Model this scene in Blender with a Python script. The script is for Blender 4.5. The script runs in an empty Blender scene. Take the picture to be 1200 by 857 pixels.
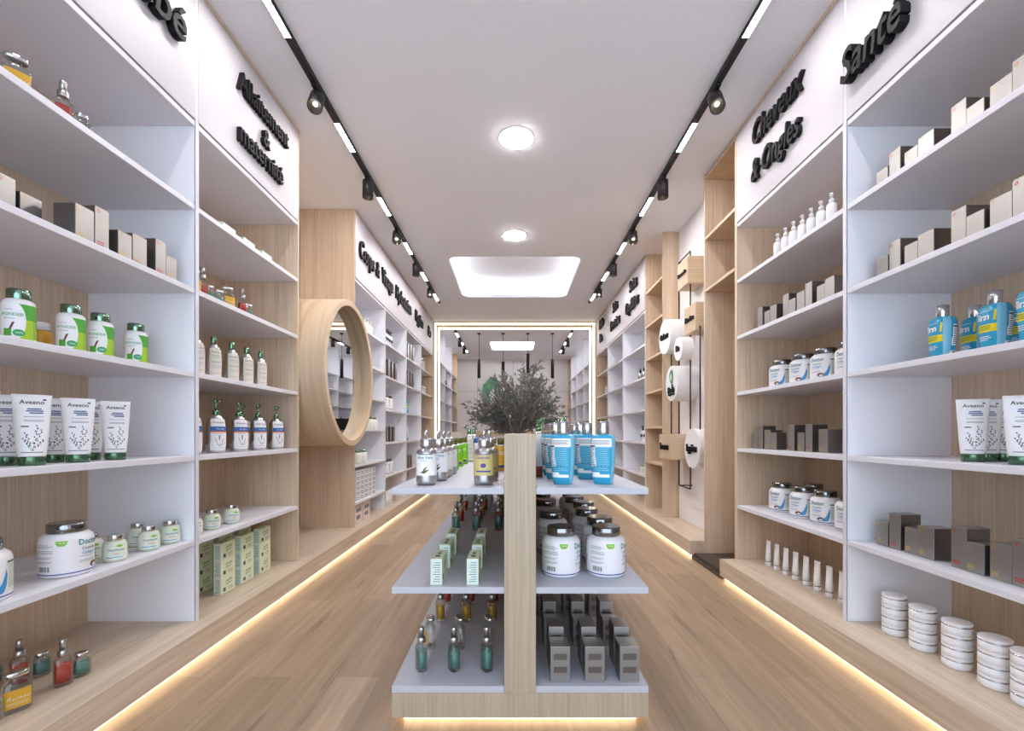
import bpy, bmesh, math, random
from mathutils import Vector, Matrix
random.seed(7)
SC = bpy.context.scene
COL = SC.collection
PI = math.pi

# ------------------------------------------------------------------ materials
def lin(c):
    return tuple((x/12.92 if x <= 0.04045 else ((x+0.055)/1.055)**2.4) for x in c)
def rgb(h):
    return lin(tuple(int(h[i:i+2], 16)/255 for i in (0, 2, 4))) + (1.0,)
def mat(name, col, rough=0.5, metal=0.0, trans=0.0, emit=0.0, ecol=None, ior=1.45, coat=0.0, spec=None):
    m = bpy.data.materials.new(name); m.use_nodes = True
    b = m.node_tree.nodes['Principled BSDF']
    c = rgb(col) if isinstance(col, str) else col
    b.inputs['Base Color'].default_value = c
    b.inputs['Roughness'].default_value = rough
    b.inputs['Metallic'].default_value = metal
    b.inputs['Transmission Weight'].default_value = trans
    b.inputs['IOR'].default_value = ior
    b.inputs['Coat Weight'].default_value = coat
    if spec is not None: b.inputs['Specular IOR Level'].default_value = spec
    if emit:
        b.inputs['Emission Color'].default_value = ecol if ecol else c
        b.inputs['Emission Strength'].default_value = emit
    return m
def noisy(m, amount=0.06, scale=40, bump=0.0, rot=None):
    """break up a plain colour a little"""
    nt = m.node_tree; b = nt.nodes['Principled BSDF']; c = tuple(b.inputs['Base Color'].default_value)
    tc = nt.nodes.new('ShaderNodeTexCoord'); nz = nt.nodes.new('ShaderNodeTexNoise'); nz.inputs['Scale'].default_value = scale
    nt.links.new(tc.outputs['Object'], nz.inputs['Vector'])
    rp = nt.nodes.new('ShaderNodeValToRGB')
    rp.color_ramp.elements[0].position = 0.3; rp.color_ramp.elements[1].position = 0.7
    rp.color_ramp.elements[0].color = tuple(x*(1-amount) for x in c[:3])+(1,)
    rp.color_ramp.elements[1].color = tuple(min(1, x*(1+amount)) for x in c[:3])+(1,)
    nt.links.new(nz.outputs['Fac'], rp.inputs['Fac']); nt.links.new(rp.outputs['Color'], b.inputs['Base Color'])
    if bump:
        bp = nt.nodes.new('ShaderNodeBump'); bp.inputs['Strength'].default_value = bump; bp.inputs['Distance'].default_value = 0.01
        nt.links.new(nz.outputs['Fac'], bp.inputs['Height']); nt.links.new(bp.outputs['Normal'], b.inputs['Normal'])
    return m
def wood(name, dark, light, axis='z', rough=0.5, fine=95, contrast=1.0):
    m = bpy.data.materials.new(name); m.use_nodes = True; nt = m.node_tree
    b = nt.nodes['Principled BSDF']; b.inputs['Roughness'].default_value = rough
    tc = nt.nodes.new('ShaderNodeTexCoord')
    oi = nt.nodes.new('ShaderNodeObjectInfo')
    def layer(s_across, s_along, detail, off):
        mp = nt.nodes.new('ShaderNodeMapping')
        s = [s_across]*3
        for ax_ in axis: s['xyz'.index(ax_)] = s_along
        mp.inputs['Scale'].default_value = s; mp.inputs['Location'].default_value = (off, off*.7, off*1.3)
        nt.links.new(tc.outputs['Object'], mp.inputs['Vector'])
        n = nt.nodes.new('ShaderNodeTexNoise'); n.inputs['Scale'].default_value = 1.0
        n.inputs['Detail'].default_value = detail; n.inputs['Roughness'].default_value = .6
        nt.links.new(mp.outputs['Vector'], n.inputs['Vector']); return n
    a = layer(fine, 1.6, 3, 3.1); c = layer(11, .35, 2, 7.7); e = layer(260, 6, 2, 1.2)
    m1 = nt.nodes.new('ShaderNodeMix'); m1.data_type = 'FLOAT'; m1.inputs[0].default_value = .42
    nt.links.new(a.outputs['Fac'], m1.inputs[2]); nt.links.new(c.outputs['Fac'], m1.inputs[3])
    m2 = nt.nodes.new('ShaderNodeMix'); m2.data_type = 'FLOAT'; m2.inputs[0].default_value = .25
    nt.links.new(m1.outputs[0], m2.inputs[2]); nt.links.new(e.outputs['Fac'], m2.inputs[3])
    rp = nt.nodes.new('ShaderNodeValToRGB'); cr = rp.color_ramp
    w = .16/contrast
    cr.elements[0].position = .5-w; cr.elements[0].color = rgb(dark)
    cr.elements[1].position = .5+w; cr.elements[1].color = rgb(light)
    nt.links.new(m2.outputs[0], rp.inputs['Fac']); nt.links.new(rp.outputs['Color'], b.inputs['Base Color'])
    bp = nt.nodes.new('ShaderNodeBump'); bp.inputs['Strength'].default_value = .12; bp.inputs['Distance'].default_value = .002
    nt.links.new(a.outputs['Fac'], bp.inputs['Height']); nt.links.new(bp.outputs['Normal'], b.inputs['Normal'])
    return m

M = {}
M['ceiling'] = noisy(mat('ceiling_paint', 'eff0f4', .85), .02, 90)
M['wall'] = noisy(mat('wall_paint', 'ebe6e4', .8), .02, 60)
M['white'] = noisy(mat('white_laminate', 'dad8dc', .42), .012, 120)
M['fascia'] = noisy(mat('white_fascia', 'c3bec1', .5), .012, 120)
M['isl'] = noisy(mat('white_island_board', 'bcbcc2', .45), .012, 120)
M['white_in'] = noisy(mat('white_laminate_panel', 'ecedf1', .5), .012, 120)
M['wood'] = wood('oak_veneer_upright', 'bba184', 'e2cdb2', 'z')
M['wood_pale'] = wood('oak_veneer_pale', 'a29076', 'c0b098', 'z')
M['wood_y'] = wood('oak_veneer_bench', 'b09c85', 'dccbb4', 'y', .38, 60)
M['wood_x'] = wood('oak_veneer_across', 'b59b7c', 'd8c1a3', 'x')
M['wood_ring'] = wood('oak_bent_hoop', 'b59a79', 'd5bd9d', 'yz', fine=60)
M['black'] = mat('black_metal', '1b1b1c', .45, .3)
M['letter'] = mat('black_acrylic', '121213', .65, spec=.25)
M['rail'] = mat('track_black', '232122', .5, .2)
M['chrome'] = mat('chrome', 'd5d6d8', .08, 1.0)
M['steel'] = mat('brushed_silver', 'b9b8b6', .28, 1.0)
M['silverp'] = mat('silver_lacquer', 'd9d8d6', .14, 1.0)
M['gchrome'] = mat('green_chrome', '7fae8d', .12, 1.0)
M['dgchrome'] = mat('dark_green_chrome', '7d9a86', .1, 1.0)
M['dchrome'] = mat('dark_chrome', '8e9193', .1, 1.0)
M['reflector'] = mat('spot_reflector', '6f6a5c', .35, .8)
M['mirror'] = mat('mirror_silver', 'eef0ef', .01, 1.0)
def thin_glass(name, tint, rough=.03):
    m = bpy.data.materials.new(name); m.use_nodes = True; nt = m.node_tree; nt.nodes.remove(nt.nodes['Principled BSDF'])
    t = nt.nodes.new('ShaderNodeBsdfTransparent'); t.inputs[0].default_value = rgb(tint)
    g = nt.nodes.new('ShaderNodeBsdfGlossy'); g.inputs['Roughness'].default_value = rough
    lw = nt.nodes.new('ShaderNodeLayerWeight'); lw.inputs['Blend'].default_value = .35
    mp = nt.nodes.new('ShaderNodeMapRange'); mp.inputs['To Min'].default_value = .05; mp.inputs['To Max'].default_value = .6
    nt.links.new(lw.outputs['Fresnel'], mp.inputs['Value'])
    mx = nt.nodes.new('ShaderNodeMixShader'); nt.links.new(mp.outputs[0], mx.inputs[0]); nt.links.new(t.outputs[0], mx.inputs[1]); nt.links.new(g.outputs[0], mx.inputs[2])
    nt.links.new(mx.outputs[0], nt.nodes['Material Output'].inputs['Surface']); return m
M['glass'] = thin_glass('clear_glass', 'f8faf8')
M['plas'] = mat('white_plastic', 'e9e7e6', .3)
M['plas2'] = mat('white_satin_plastic', 'e4e2e0', .4)
M['paper'] = mat('white_label', 'eeecea', .5)
M['ink'] = mat('grey_ink', '77787e', .6)
M['dink'] = mat('dark_ink', '33363a', .6)
M['teal_ink'] = mat('teal_ink', '3d7f86', .5)
M['blue_ink'] = mat('blue_ink', '2f4d86', .5)
M['navy'] = mat('navy_ink', '2b3f95', .5)
M['swoosh'] = mat('blue_swoosh', '3f93c6', .5)
M['brown'] = mat('coconut_brown', '6e3524', .5)
M['green'] = mat('leaf_green', '53a83c', .45)
M['lime'] = mat('lime_green', 'a2c834', .42)
M['badge'] = mat('badge_green', '7fbb35', .5)
M['oval'] = mat('oval_green', '3aa268', .5)
M['pale'] = mat('pale_green_jar', 'd4dac3', .35)
M['palepaper'] = mat('pale_green_label', 'dfe4d4', .5)
M['red'] = mat('red_liquid', 'c03a2c', .35)
M['teal'] = mat('teal_liquid', '5f9389', .35)
M['gold'] = mat('gold_liquid', 'cf9f2e', .35)
M['tealglass'] = mat('teal_tint_glass', '9cc3bb', .05, 0, .8)
M['blue'] = mat('sky_blue_plastic', '2f9dbf', .35)
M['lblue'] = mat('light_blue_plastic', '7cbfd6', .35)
M['yellow'] = mat('yellow_print', 'e6cf1f', .5)
M['orange'] = mat('orange_plastic', 'd29a2c', .35)
M['amber'] = mat('amber_plastic', 'd8a018', .35)
M['olive'] = mat('olive_cap', '5b5f1f', .3)
M['gtube'] = mat('fresh_green_tube', '79c026', .35)
M['purple'] = mat('purple_print', '55418f', .5)
M['tan'] = mat('tan_label', 'cdbd7c', .5)
M['cream'] = mat('cream_label', 'dcd6c6', .5)
M['bandblue'] = mat('band_blue', '2a69ad', .5)
M['bandorange'] = mat('band_orange', 'd6763a', .5)
M['rededge'] = mat('red_print', 'b8402f', .5)
M['goldink'] = mat('gold_print', 'c8a44a', .4)
M['gcap'] = mat('green_clear_cap', '55745a', .06, .7)
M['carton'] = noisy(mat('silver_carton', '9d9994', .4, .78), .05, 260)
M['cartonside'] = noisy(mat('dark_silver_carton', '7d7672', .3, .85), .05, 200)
M['gcarton'] = mat('pale_green_carton', 'd9e0bd', .5)
M['gcarton2'] = mat('mint_carton', 'd2e2d6', .5)
M['ginkg'] = mat('green_print', '5c8a34', .6)
M['plum'] = mat('plum_print', '5a4350', .6)
M['leaf'] = mat('olive_leaf', '6c6d65', .6)
M['bark'] = noisy(mat('olive_bark', '857d74', .9), .2, 60, .3)
M['soil'] = mat('soil', '3a3028', .95)
M['pot'] = noisy(mat('grey_planter', '8f8c88', .7), .05, 30)
M['tray'] = mat('dark_bronze_metal', '4a403a', .3, .4)
M['screen'] = mat('black_screen', '141416', .2)
M['leaflogo'] = noisy(mat('logo_green', '4d8462', .5), .25, 9)
M['pink'] = mat('pale_pink_carton', 'd9c8c0', .55)
M['desk'] = noisy(mat('desk_laminate', 'cdc4c0', .45), .01, 90)
def emis(name, col, s):
    return mat(name, (0.8, 0.8, 0.8, 1), .5, emit=s, ecol=col)
M['e_down'] = emis('downlight_glow', (.97, .94, .965, 1), 165)
M['e_bar'] = emis('track_bar_glow', (.97, .94, .965, 1), 122)
M['e_spot'] = emis('spot_lens_glow', (1, .95, .88, 1), 1.6)
M['e_cove'] = emis('cove_led', (.96, .96, .99, 1), 8)
M['e_cove2'] = emis('rear_cove_led', (.94, .96, 1, 1), 190)
M['e_warm'] = emis('warm_led', (1, .77, .48, 1), 4.6)
M['e_portal'] = emis('portal_led', (1, .90, .70, 1), 1.35)

def floor_mat():
    m = bpy.data.materials.new('oak_plank_floor'); m.use_nodes = True; nt = m.node_tree
    b = nt.nodes['Principled BSDF']; b.inputs['Roughness'].default_value = .42
    tc = nt.nodes.new('ShaderNodeTexCoord')
    mp = nt.nodes.new('ShaderNodeMapping'); mp.inputs['Rotation'].default_value = (0, 0, PI/2)
    nt.links.new(tc.outputs['Object'], mp.inputs['Vector'])
    br = nt.nodes.new('ShaderNodeTexBrick'); br.offset = .37
    br.inputs['Scale'].default_value = 1; br.inputs['Brick Width'].default_value = 1.5; br.inputs['Row Height'].default_value = .2
    br.inputs['Mortar Size'].default_value = .0012; br.inputs['Mortar Smooth'].default_value = .2; br.inputs['Bias'].default_value = 0
    br.inputs['Color1'].default_value = rgb('967e64'); br.inputs['Color2'].default_value = rgb('ac9378'); br.inputs['Mortar'].default_value = rgb('8a735b')
    nt.links.new(mp.outputs['Vector'], br.inputs['Vector'])
    def grain(sx, sy, det, lo, hi, p0, p1):
        g = nt.nodes.new('ShaderNodeMapping'); g.inputs['Scale'].default_value = (sx, sy, 1)
        nt.links.new(tc.outputs['Object'], g.inputs['Vector'])
        n = nt.nodes.new('ShaderNodeTexNoise'); n.inputs['Scale'].default_value = 1; n.inputs['Detail'].default_value = det; n.inputs['Distortion'].default_value = .4
        nt.links.new(g.outputs['Vector'], n.inputs['Vector'])
        r = nt.nodes.new('ShaderNodeValToRGB'); r.color_ramp.elements[0].position = p0; r.color_ramp.elements[1].position = p1
        r.color_ramp.elements[0].color = (lo, lo, lo, 1); r.color_ramp.elements[1].color = (hi, hi, hi, 1)
        nt.links.new(n.outputs['Fac'], r.inputs['Fac']); return r
    def mul(x, y):
        k = nt.nodes.new('ShaderNodeMix'); k.data_type = 'RGBA'; k.blend_type = 'MULTIPLY'; k.inputs[0].default_value = 1
        nt.links.new(x, k.inputs[6]); nt.links.new(y, k.inputs[7]); return k.outputs[2]
    c = mul(br.outputs['Color'], grain(34, 1.5, 5, .80, 1.1, .3, .7).outputs['Color'])
    c = mul(c, grain(7, .8, 3, .88, 1.08, .3, .7).outputs['Color'])
    c = mul(c, grain(22, 1.7, 4, .62, 1.0, .28, .40).outputs['Color'])
    nt.links.new(c, b.inputs['Base Color'])
    return m
M['floor'] = floor_mat()

# ------------------------------------------------------------------ mesh builder
class MB:
    def __init__(s): s.v = []; s.f = []; s.m = []; s.mats = []; s.sm = []
    def mi(s, m):
        if isinstance(m, str): m = M[m]
        if m not in s.mats: s.mats.append(m)
        return s.mats.index(m)
    def add(s, vs, fs, m, smooth=False):
        o = len(s.v); s.v += [tuple(p) for p in vs]; k = s.mi(m)
        for f in fs: s.f.append([i+o for i in f]); s.m.append(k); s.sm.append(smooth)
        return s
    def box(s, x0, x1, y0, y1, z0, z1, m, c=0.0):
        if x0 > x1: x0, x1 = x1, x0
        if y0 > y1: y0, y1 = y1, y0
        if c <= 0:
            vs = [(x, y, z) for x in (x0, x1) for y in (y0, y1) for z in (z0, z1)]
            return s.add(vs, [(0,1,3,2),(4,6,7,5),(0,4,5,1),(2,3,7,6),(0,2,6,4),(1,5,7,3)], m)
        bm = bmesh.new(); bmesh.ops.create_cube(bm, size=1)
        for v in bm.verts:
            v.co = Vector(((x0+x1)/2+v.co.x*(x1-x0), (y0+y1)/2+v.co.y*(y1-y0), (z0+z1)/2+v.co.z*(z1-z0)))
        bmesh.ops.bevel(bm, geom=bm.edges[:], offset=c, segments=2, affect='EDGES', profile=.5)
        return s.bm(bm, m)
    def bm(s, bm, m, smooth=False):
        bm.verts.index_update()
        s.add([v.co[:] for v in bm.verts], [[v.index for v in f.verts] for f in bm.faces], m, smooth); bm.free(); return s
    def rings(s, prof, m, seg=24, cx=0, cy=0, bot=True, top=True, matf=None):
        """prof: (z, rx, ry, n) rows from bottom to top; theta 0 faces -y"""
        o = len(s.v); P = [(p+(p[1], 2))[:4] if len(p) == 2 else ((p+(2,)) if len(p) == 3 else p) for p in prof]
        for (z, rx, ry, n) in P:
            for k in range(seg):
                x, y = sup(2*PI*k/seg, rx, ry, n); s.v.append((cx+x, cy+y, z))
        for i in range(len(P)-1):
            for k in range(seg):
                k2 = (k+1) % seg
                mm = matf((k+.5)/seg*360, (P[i][0]+P[i+1][0])/2) if matf else m
                s.f.append([o+i*seg+k, o+i*seg+k2, o+(i+1)*seg+k2, o+(i+1)*seg+k]); s.m.append(s.mi(mm)); s.sm.append(True)
        if bot: s.f.append([o+k for k in range(seg)][::-1]); s.m.append(s.mi(matf(0, P[0][0]) if matf else m)); s.sm.append(False)
        if top:
            t = o+(len(P)-1)*seg
            s.f.append([t+k for k in range(seg)]); s.m.append(s.mi(matf(0, P[-1][0]) if matf else m)); s.sm.append(False)
        return s
    def tube(s, pts, r, m, seg=8, r1=None):
        pts = [Vector(p) for p in pts]; n = len(pts); o = len(s.v); up = Vector((.3, .2, 1)).normalized()
        for i, p in enumerate(pts):
            t = (pts[min(i+1, n-1)]-pts[max(i-1, 0)]).normalized()
            a = t.cross(up); a = a.normalized() if a.length > 1e-4 else Vector((1, 0, 0)); b = t.cross(a)
            rr = r if r1 is None else r+(r1-r)*i/(n-1)
            for k in range(seg):
                q = p+a*rr*math.cos(2*PI*k/seg)+b*rr*math.sin(2*PI*k/seg); s.v.append(q[:])
        km = s.mi(m)
        for i in range(n-1):
            for k in range(seg):
                k2 = (k+1) % seg
                s.f.append([o+i*seg+k, o+(i+1)*seg+k, o+(i+1)*seg+k2, o+i*seg+k2]); s.m.append(km); s.sm.append(True)
        s.f.append([o+k for k in range(seg)]); s.m.append(km); s.sm.append(False)
        s.f.append([o+(n-1)*seg+k for k in range(seg)][::-1]); s.m.append(km); s.sm.append(False)
        return s
    def mesh(s, name, fixn=True):
        me = bpy.data.meshes.new(name); me.from_pydata(s.v, [], s.f)
        for m in s.mats: me.materials.append(m)
        me.polygons.foreach_set('material_index', s.m); me.polygons.foreach_set('use_smooth', s.sm); me.update()
        if fixn:
            b = bmesh.new(); b.from_mesh(me); bmesh.ops.recalc_face_normals(b, faces=b.faces[:]); b.to_mesh(me); b.free()
        return me
    def obj(s, name, parent=None, loc=None, fixn=True):
        o = bpy.data.objects.new(name, s.mesh(name, fixn)); COL.objects.link(o)
        if parent: o.parent = parent
        if loc: o.location = loc
        return o
def sup(th, rx, ry, n):
    sn, cs = math.sin(th), -math.cos(th)
    if n == 2: return rx*sn, ry*cs
    e = 2.0/n
    return rx*math.copysign(abs(sn)**e, sn), ry*math.copysign(abs(cs)**e, cs)

def text2d(txt, size, bold=0.0, shear=0.0, res=2, sx=1.0, align='CENTER', spacing=1.0):
    cu = bpy.data.curves.new('t', 'FONT'); cu.body = txt; cu.size = size; cu.align_x = align; cu.resolution_u = res
    cu.offset = bold; cu.shear = shear; cu.space_character = spacing
    o = bpy.data.objects.new('t', cu); COL.objects.link(o)
    dg = bpy.context.evaluated_depsgraph_get(); me = bpy.data.meshes.new_from_object(o.evaluated_get(dg))
    vs = [(v.co.x*sx, v.co.y) for v in me.vertices]; fs = [list(p.vertices) for p in me.polygons]
    bpy.data.objects.remove(o); bpy.data.curves.remove(cu); bpy.data.meshes.remove(me)
    return vs, fs
def text3d(mb, txt, size, depth, m, place, bold=0.0, shear=0.0, res=3, sx=1.0, spacing=1.0, align='CENTER'):
    """extruded letters; place(u, v, w) maps text space to 3D"""
    cu = bpy.data.curves.new('t', 'FONT'); cu.body = txt; cu.size = size; cu.align_x = align; cu.resolution_u = res
    cu.offset = bold; cu.shear = shear; cu.space_character = spacing; cu.extrude = depth/2
    o = bpy.data.objects.new('t', cu); COL.objects.link(o)
    dg = bpy.context.evaluated_depsgraph_get(); me = bpy.data.meshes.new_from_object(o.evaluated_get(dg))
    mb.add([place(v.co.x*sx, v.co.y, v.co.z+depth/2) for v in me.vertices], [list(p.vertices) for p in me.polygons], m)
    bpy.data.objects.remove(o); bpy.data.curves.remove(cu); bpy.data.meshes.remove(me)

class Skin:
    """prints flat decals onto a ring-profile body"""
    def __init__(s, prof, mb):
        s.P = [(p+(p[1], 2))[:4] if len(p) == 2 else ((p+(2,)) if len(p) == 3 else p) for p in prof]; s.mb = mb
    def at(s, th, z, off):
        P = s.P
        for i in range(len(P)-1):
            if P[i][0] <= z <= P[i+1][0] or i == len(P)-2:
                t = 0 if P[i+1][0] == P[i][0] else min(1, max(0, (z-P[i][0])/(P[i+1][0]-P[i][0]))); a, b = P[i], P[i+1]
                if t <= 1 and z <= b[0]: break
        rx, ry, n = (a[j]+(b[j]-a[j])*t for j in (1, 2, 3))
        x, y = sup(th, rx+off, ry+off, n); return (x, y, z)
    def pt(s, th0, u, z, off):
        # arc length along the section starting at th0 (degrees)
        r = max(.006, s.R(z)); return s.at(math.radians(th0)+u/r, z, off)
    def R(s, z):
        for i in range(len(s.P)-1):
            if z <= s.P[i+1][0]: return (s.P[i][1]+s.P[i][2])/2
        return s.P[-1][1]
    def rect(s, th0, u0, u1, z0, z1, m, off=.0006, n=None, skew=0):
        n = n or max(1, int(abs(u1-u0)/.006)); nz = max(1, int(abs(z1-z0)/.012)); vs = []; fs = []
        for q in range(nz+1):
            t = q/nz; vs += [s.pt(th0, u0+(u1-u0)*k/n+skew*t, z0+(z1-z0)*t, off) for k in range(n+1)]
        for q in range(nz):
            for k in range(n): a = q*(n+1)+k; fs.append((a, a+1, a+n+2, a+n+1))
        s.mb.add(vs, fs, m, True)
    def poly(s, th0, pts, m, off=.0009):
        us = [p[0] for p in pts]; u0, u1 = min(us), max(us); n = max(2, int((u1-u0)/.004)); vs = []; fs = []
        for k in range(n+1):
            u = min(max(u0+(u1-u0)*k/n, u0+1e-6), u1-1e-6); zs = []
            for i in range(len(pts)):
                (a, b), (c, d) = pts[i], pts[(i+1) % len(pts)]
                if (a-u)*(c-u) <= 0 and a != c: zs.append(b+(d-b)*(u-a)/(c-a))
            vs += [s.pt(th0, u, min(zs), off), s.pt(th0, u, max(zs), off)]
        for k in range(n): fs.append((2*k, 2*k+2, 2*k+3, 2*k+1))
        s.mb.add(vs, fs, m, True)
    def ell(s, th0, u, z, a, b, m, off=.0009, n=18):
        s.poly(th0, [(u+a*math.cos(2*PI*k/n), z+b*math.sin(2*PI*k/n)) for k in range(n)], m, off)
    def text(s, th0, u, z, txt, size, m, off=.0013, sx=1.0, bold=0.0, shear=0.0, align='CENTER'):
        vs, fs = text2d(txt, size, bold, shear, 2, sx, align)
        s.mb.add([s.pt(th0, u+a, z+b, off) for a, b in vs], fs, m)
    def lines(s, th0, u0, u1, zs, m, h=.0014, off=.0012, rag=True):
        for z in zs:
            e = u1-(u1-u0)*(random.random()*.25 if rag else 0); s.rect(th0, u0, e, z, z+h, m, off)

# ------------------------------------------------------------------ objects, labels
def empty(name, loc, label=None, cat=None, group=None, rz=0):
    o = bpy.data.objects.new(name, None); o.empty_display_size = .05; o.location = loc; o.rotation_euler = (0, 0, rz); COL.objects.link(o)
    if label: tag(o, label, cat, group)
    return o
def tag(o, label, cat, group=None):
    o['label'] = label; o['category'] = cat
    if group: o['group'] = group
    return o
def structure(o): o['kind'] = 'structure'; return o

PROTO = {}
def proto(kind, cat, parts):
    """parts: (name, mesh, label or None, [(sub name, mesh)])"""
    root = bpy.data.objects.new(kind, None); root.empty_display_size = .05
    kids = []
    for p in parts:
        c = bpy.data.objects.new(p[0], p[1])
        if len(p) > 2 and p[2]: c['label'] = p[2]
        subs = [bpy.data.objects.new(sn, sm) for sn, sm in (p[3] if len(p) > 3 else [])]
        kids.append((c, subs))
    PROTO[kind] = (root, kids, cat)
LOG = []
def put(kind, loc, rz, desc, where, group, scale=1.0, row=None):
    root, kids, cat = PROTO[kind]
    r = root.copy(); COL.objects.link(r); r.location = (loc[0], loc[1], loc[2]+.0006); r.rotation_euler = (0, 0, rz)
    if scale != 1.0: r.scale = (scale,)*3
    for c, subs in kids:
        k = c.copy(); COL.objects.link(k); k.parent = r
        for sb in subs:
            q = sb.copy(); COL.objects.link(q); q.parent = k
    r['category'] = cat; r['group'] = group
    LOG.append((r, desc, where, row, loc[1])); return r
SEEN = set()
ORD = ['first', 'second', 'third', 'fourth', 'fifth', 'sixth', 'seventh', 'eighth', 'ninth', 'tenth']
def finish_labels():
    g = {}
    for t in LOG: g.setdefault((t[1], t[2], t[3]), []).append(t)
    for (desc, where, row), ts in g.items():
        ts.sort(key=lambda t: t[4])
        for i, t in enumerate(ts):
            w = (row+', ' if row else '')+where
            t[0]['label'] = f'{desc}, {w}' if len(ts) == 1 else f'{ORD[i]} {desc}, {w}'
            lab = f'{ORD[i]} {desc} from the front, {w}'
            if len(ts) > 1 and len(lab.replace('-', ' ').split()) + lab.count('é') <= 16: t[0]['label'] = lab
            if len(t[0]['label'].replace('-', ' ').split()) > 16: print('LONG', t[0]['label'])
            if t[0]['label'] in SEEN: print('DUP', t[0]['label'])
            SEEN.add(t[0]['label'])

# ------------------------------------------------------------------ room constants (metres; camera at x=0 y=0 looking along +y)
CH = 1.1                       # eye height
CEIL = 3.36
XL, XR = -1.596, 1.675         # front planes of the shelving
XLB, XRB = -2.147, 2.214       # backs
BENCH = .155
LV = [.55, .975, 1.395, 1.815, 2.235, 2.655]     # shelf board centres
TH = .026
def top(i): return BENCH if i == 0 else LV[i-1]+TH/2

# ------------------------------------------------------------------ setting
mb = MB(); mb.box(-2.3, 2.36, -1.6, 14.2, -.08, 0, 'floor'); structure(mb.obj('floor'))
mb = MB(); mb.box(-2.3, -2.2, -1.6, 14.2, 0, 3.75, 'wall'); structure(mb.obj('wall_left'))
mb = MB(); mb.box(2.26, 2.36, -1.6, 14.2, 0, 3.75, 'wall'); structure(mb.obj('wall_right'))
mb = MB(); mb.box(-2.2, 2.26, 14.0, 14.1, 0, 3.75, 'wall')
structure(mb.obj('wall_back'))
mb = MB()
for x in (-1.1, 0.0, 1.1): mb.box(x-.003, x+.003, 13.997, 14.0, 0, CEIL, 'ink')
mb.box(-1.75, 1.75, 13.997, 14.0, 2.385, 2.391, 'ink')
structure(mb.obj('trim_1'))
mb = MB(); mb.box(1.856, 2.258, 4.03, 5.095, BENCH+.001, CEIL-.001, 'wall'); structure(mb.obj('wall_recess'))
# shop front: an open glazed front behind the viewer, daylight comes through
mb = MB()
for x in (-2.2, -.75, .75, 2.2): mb.box(x-.03, x+.03, -1.6, -1.52, 0, CEIL, 'black')
mb.box(-2.2, 2.26, -1.6, -1.52, 3.2, CEIL, 'black')
structure(mb.obj('trim_2'))

def rrect(x0, x1, y0, y1, r, n=8):
    pts = []
    for (cx, cy, a0) in ((x1-r, y0+r, -90), (x1-r, y1-r, 0), (x0+r, y1-r, 90), (x0+r, y0+r, 180)):
        for k in range(n+1):
            a = math.radians(a0+90*k/n); pts.append((cx+r*math.cos(a), cy+r*math.sin(a)))
    return pts
COVES = [(-.84, .88, 5.82, 7.56, .16), (-.58, .53, 11.25, 12.35, .1)]
bm = bmesh.new()
def loop(pts, z):
    vs = [bm.verts.new((x, y, z)) for x, y in pts]
    return [bm.edges.new((vs[i], vs[(i+1) % len(vs)])) for i in range(len(vs))]
edges = loop([(-2.3, -1.6), (2.36, -1.6), (2.36, 14.2), (-2.3, 14.2)], CEIL)
for c in COVES: edges += loop(rrect(*c), CEIL)
bmesh.ops.triangle_fill(bm, use_beauty=True, edges=edges)
for f in bm.faces:
    if f.normal.z > 0: f.normal_flip()
mb = MB(); mb.bm(bm, 'ceiling')
LIP = .055
for (x0, x1, y0, y1, r) in COVES:
    a = rrect(x0, x1, y0, y1, r); n = len(a); o = .13
    b = rrect(x0-o, x1+o, y0-o, y1+o, r+o)
    zt = CEIL+.25
    for (p, q, z0, z1) in ((a, a, CEIL, CEIL+LIP), (a, b, CEIL+LIP, CEIL+LIP), (b, b, CEIL+LIP, zt)):
        vs = [(x, y, z0) for x, y in p]+[(x, y, z1) for x, y in q]
        mb.add(vs, [(i, (i+1) % n, n+(i+1) % n, n+i) for i in range(n)], 'ceiling', False)
    mb.add([(x, y, zt) for x, y in b], [list(range(n))], 'ceiling')
structure(mb.obj('ceiling', fixn=False))
# slab above
mb = MB(); mb.box(-2.3, 2.36, -1.6, 14.2, 3.75, 3.8, 'wall'); structure(mb.obj('trim_3'))
for i, (x0, x1, y0, y1, r) in enumerate(COVES):
    p = rrect(x0-.035, x1+.035, y0-.035, y1+.035, r+.035); q = rrect(x0-.06, x1+.06, y0-.06, y1+.06, r+.06); n = len(p)
    mb = MB(); z0, z1 = CEIL+LIP+.001, CEIL+LIP+.021
    vs = [(x, y, z) for z in (z0, z1) for L in (p, q) for x, y in L]
    fs = []
    for k in range(n):
        k2 = (k+1) % n; fs += [(2*n+k, 2*n+k2, 3*n+k2, 3*n+k), (k, k2, 2*n+k2, 2*n+k), (n+k, 3*n+k, 3*n+k2, n+k2), (k, n+k, n+k2, k2)]
    mb.add(vs, fs, 'e_cove2' if i else 'e_cove')
    o = mb.obj('cove_light_strip')
    tag(o, ['cool white light strip hidden in the rounded ceiling recess before the lit portal', 'cool white light strip in the ceiling recess above the reception desk'][i], 'ceiling light', 'ceiling recess lights')

def downlight(x, y, lab):
    r = empty('recessed_downlight', (x, y, CEIL), lab, 'ceiling light', 'round ceiling downlights')
    m = MB(); m.rings([(-.004, .134), (-.001, .137)], 'plas2', 40); m.obj('trim_ring', r)
    m = MB(); m.rings([(-.0075, .122), (-.0045, .126)], 'e_down', 40); m.obj('diffuser', r)
downlight(.023, 3.483, 'larger looking round white downlight, in the ceiling between the first track spotlights')
downlight(.015, 5.195, 'round white downlight just in front of the rounded ceiling recess')

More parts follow.
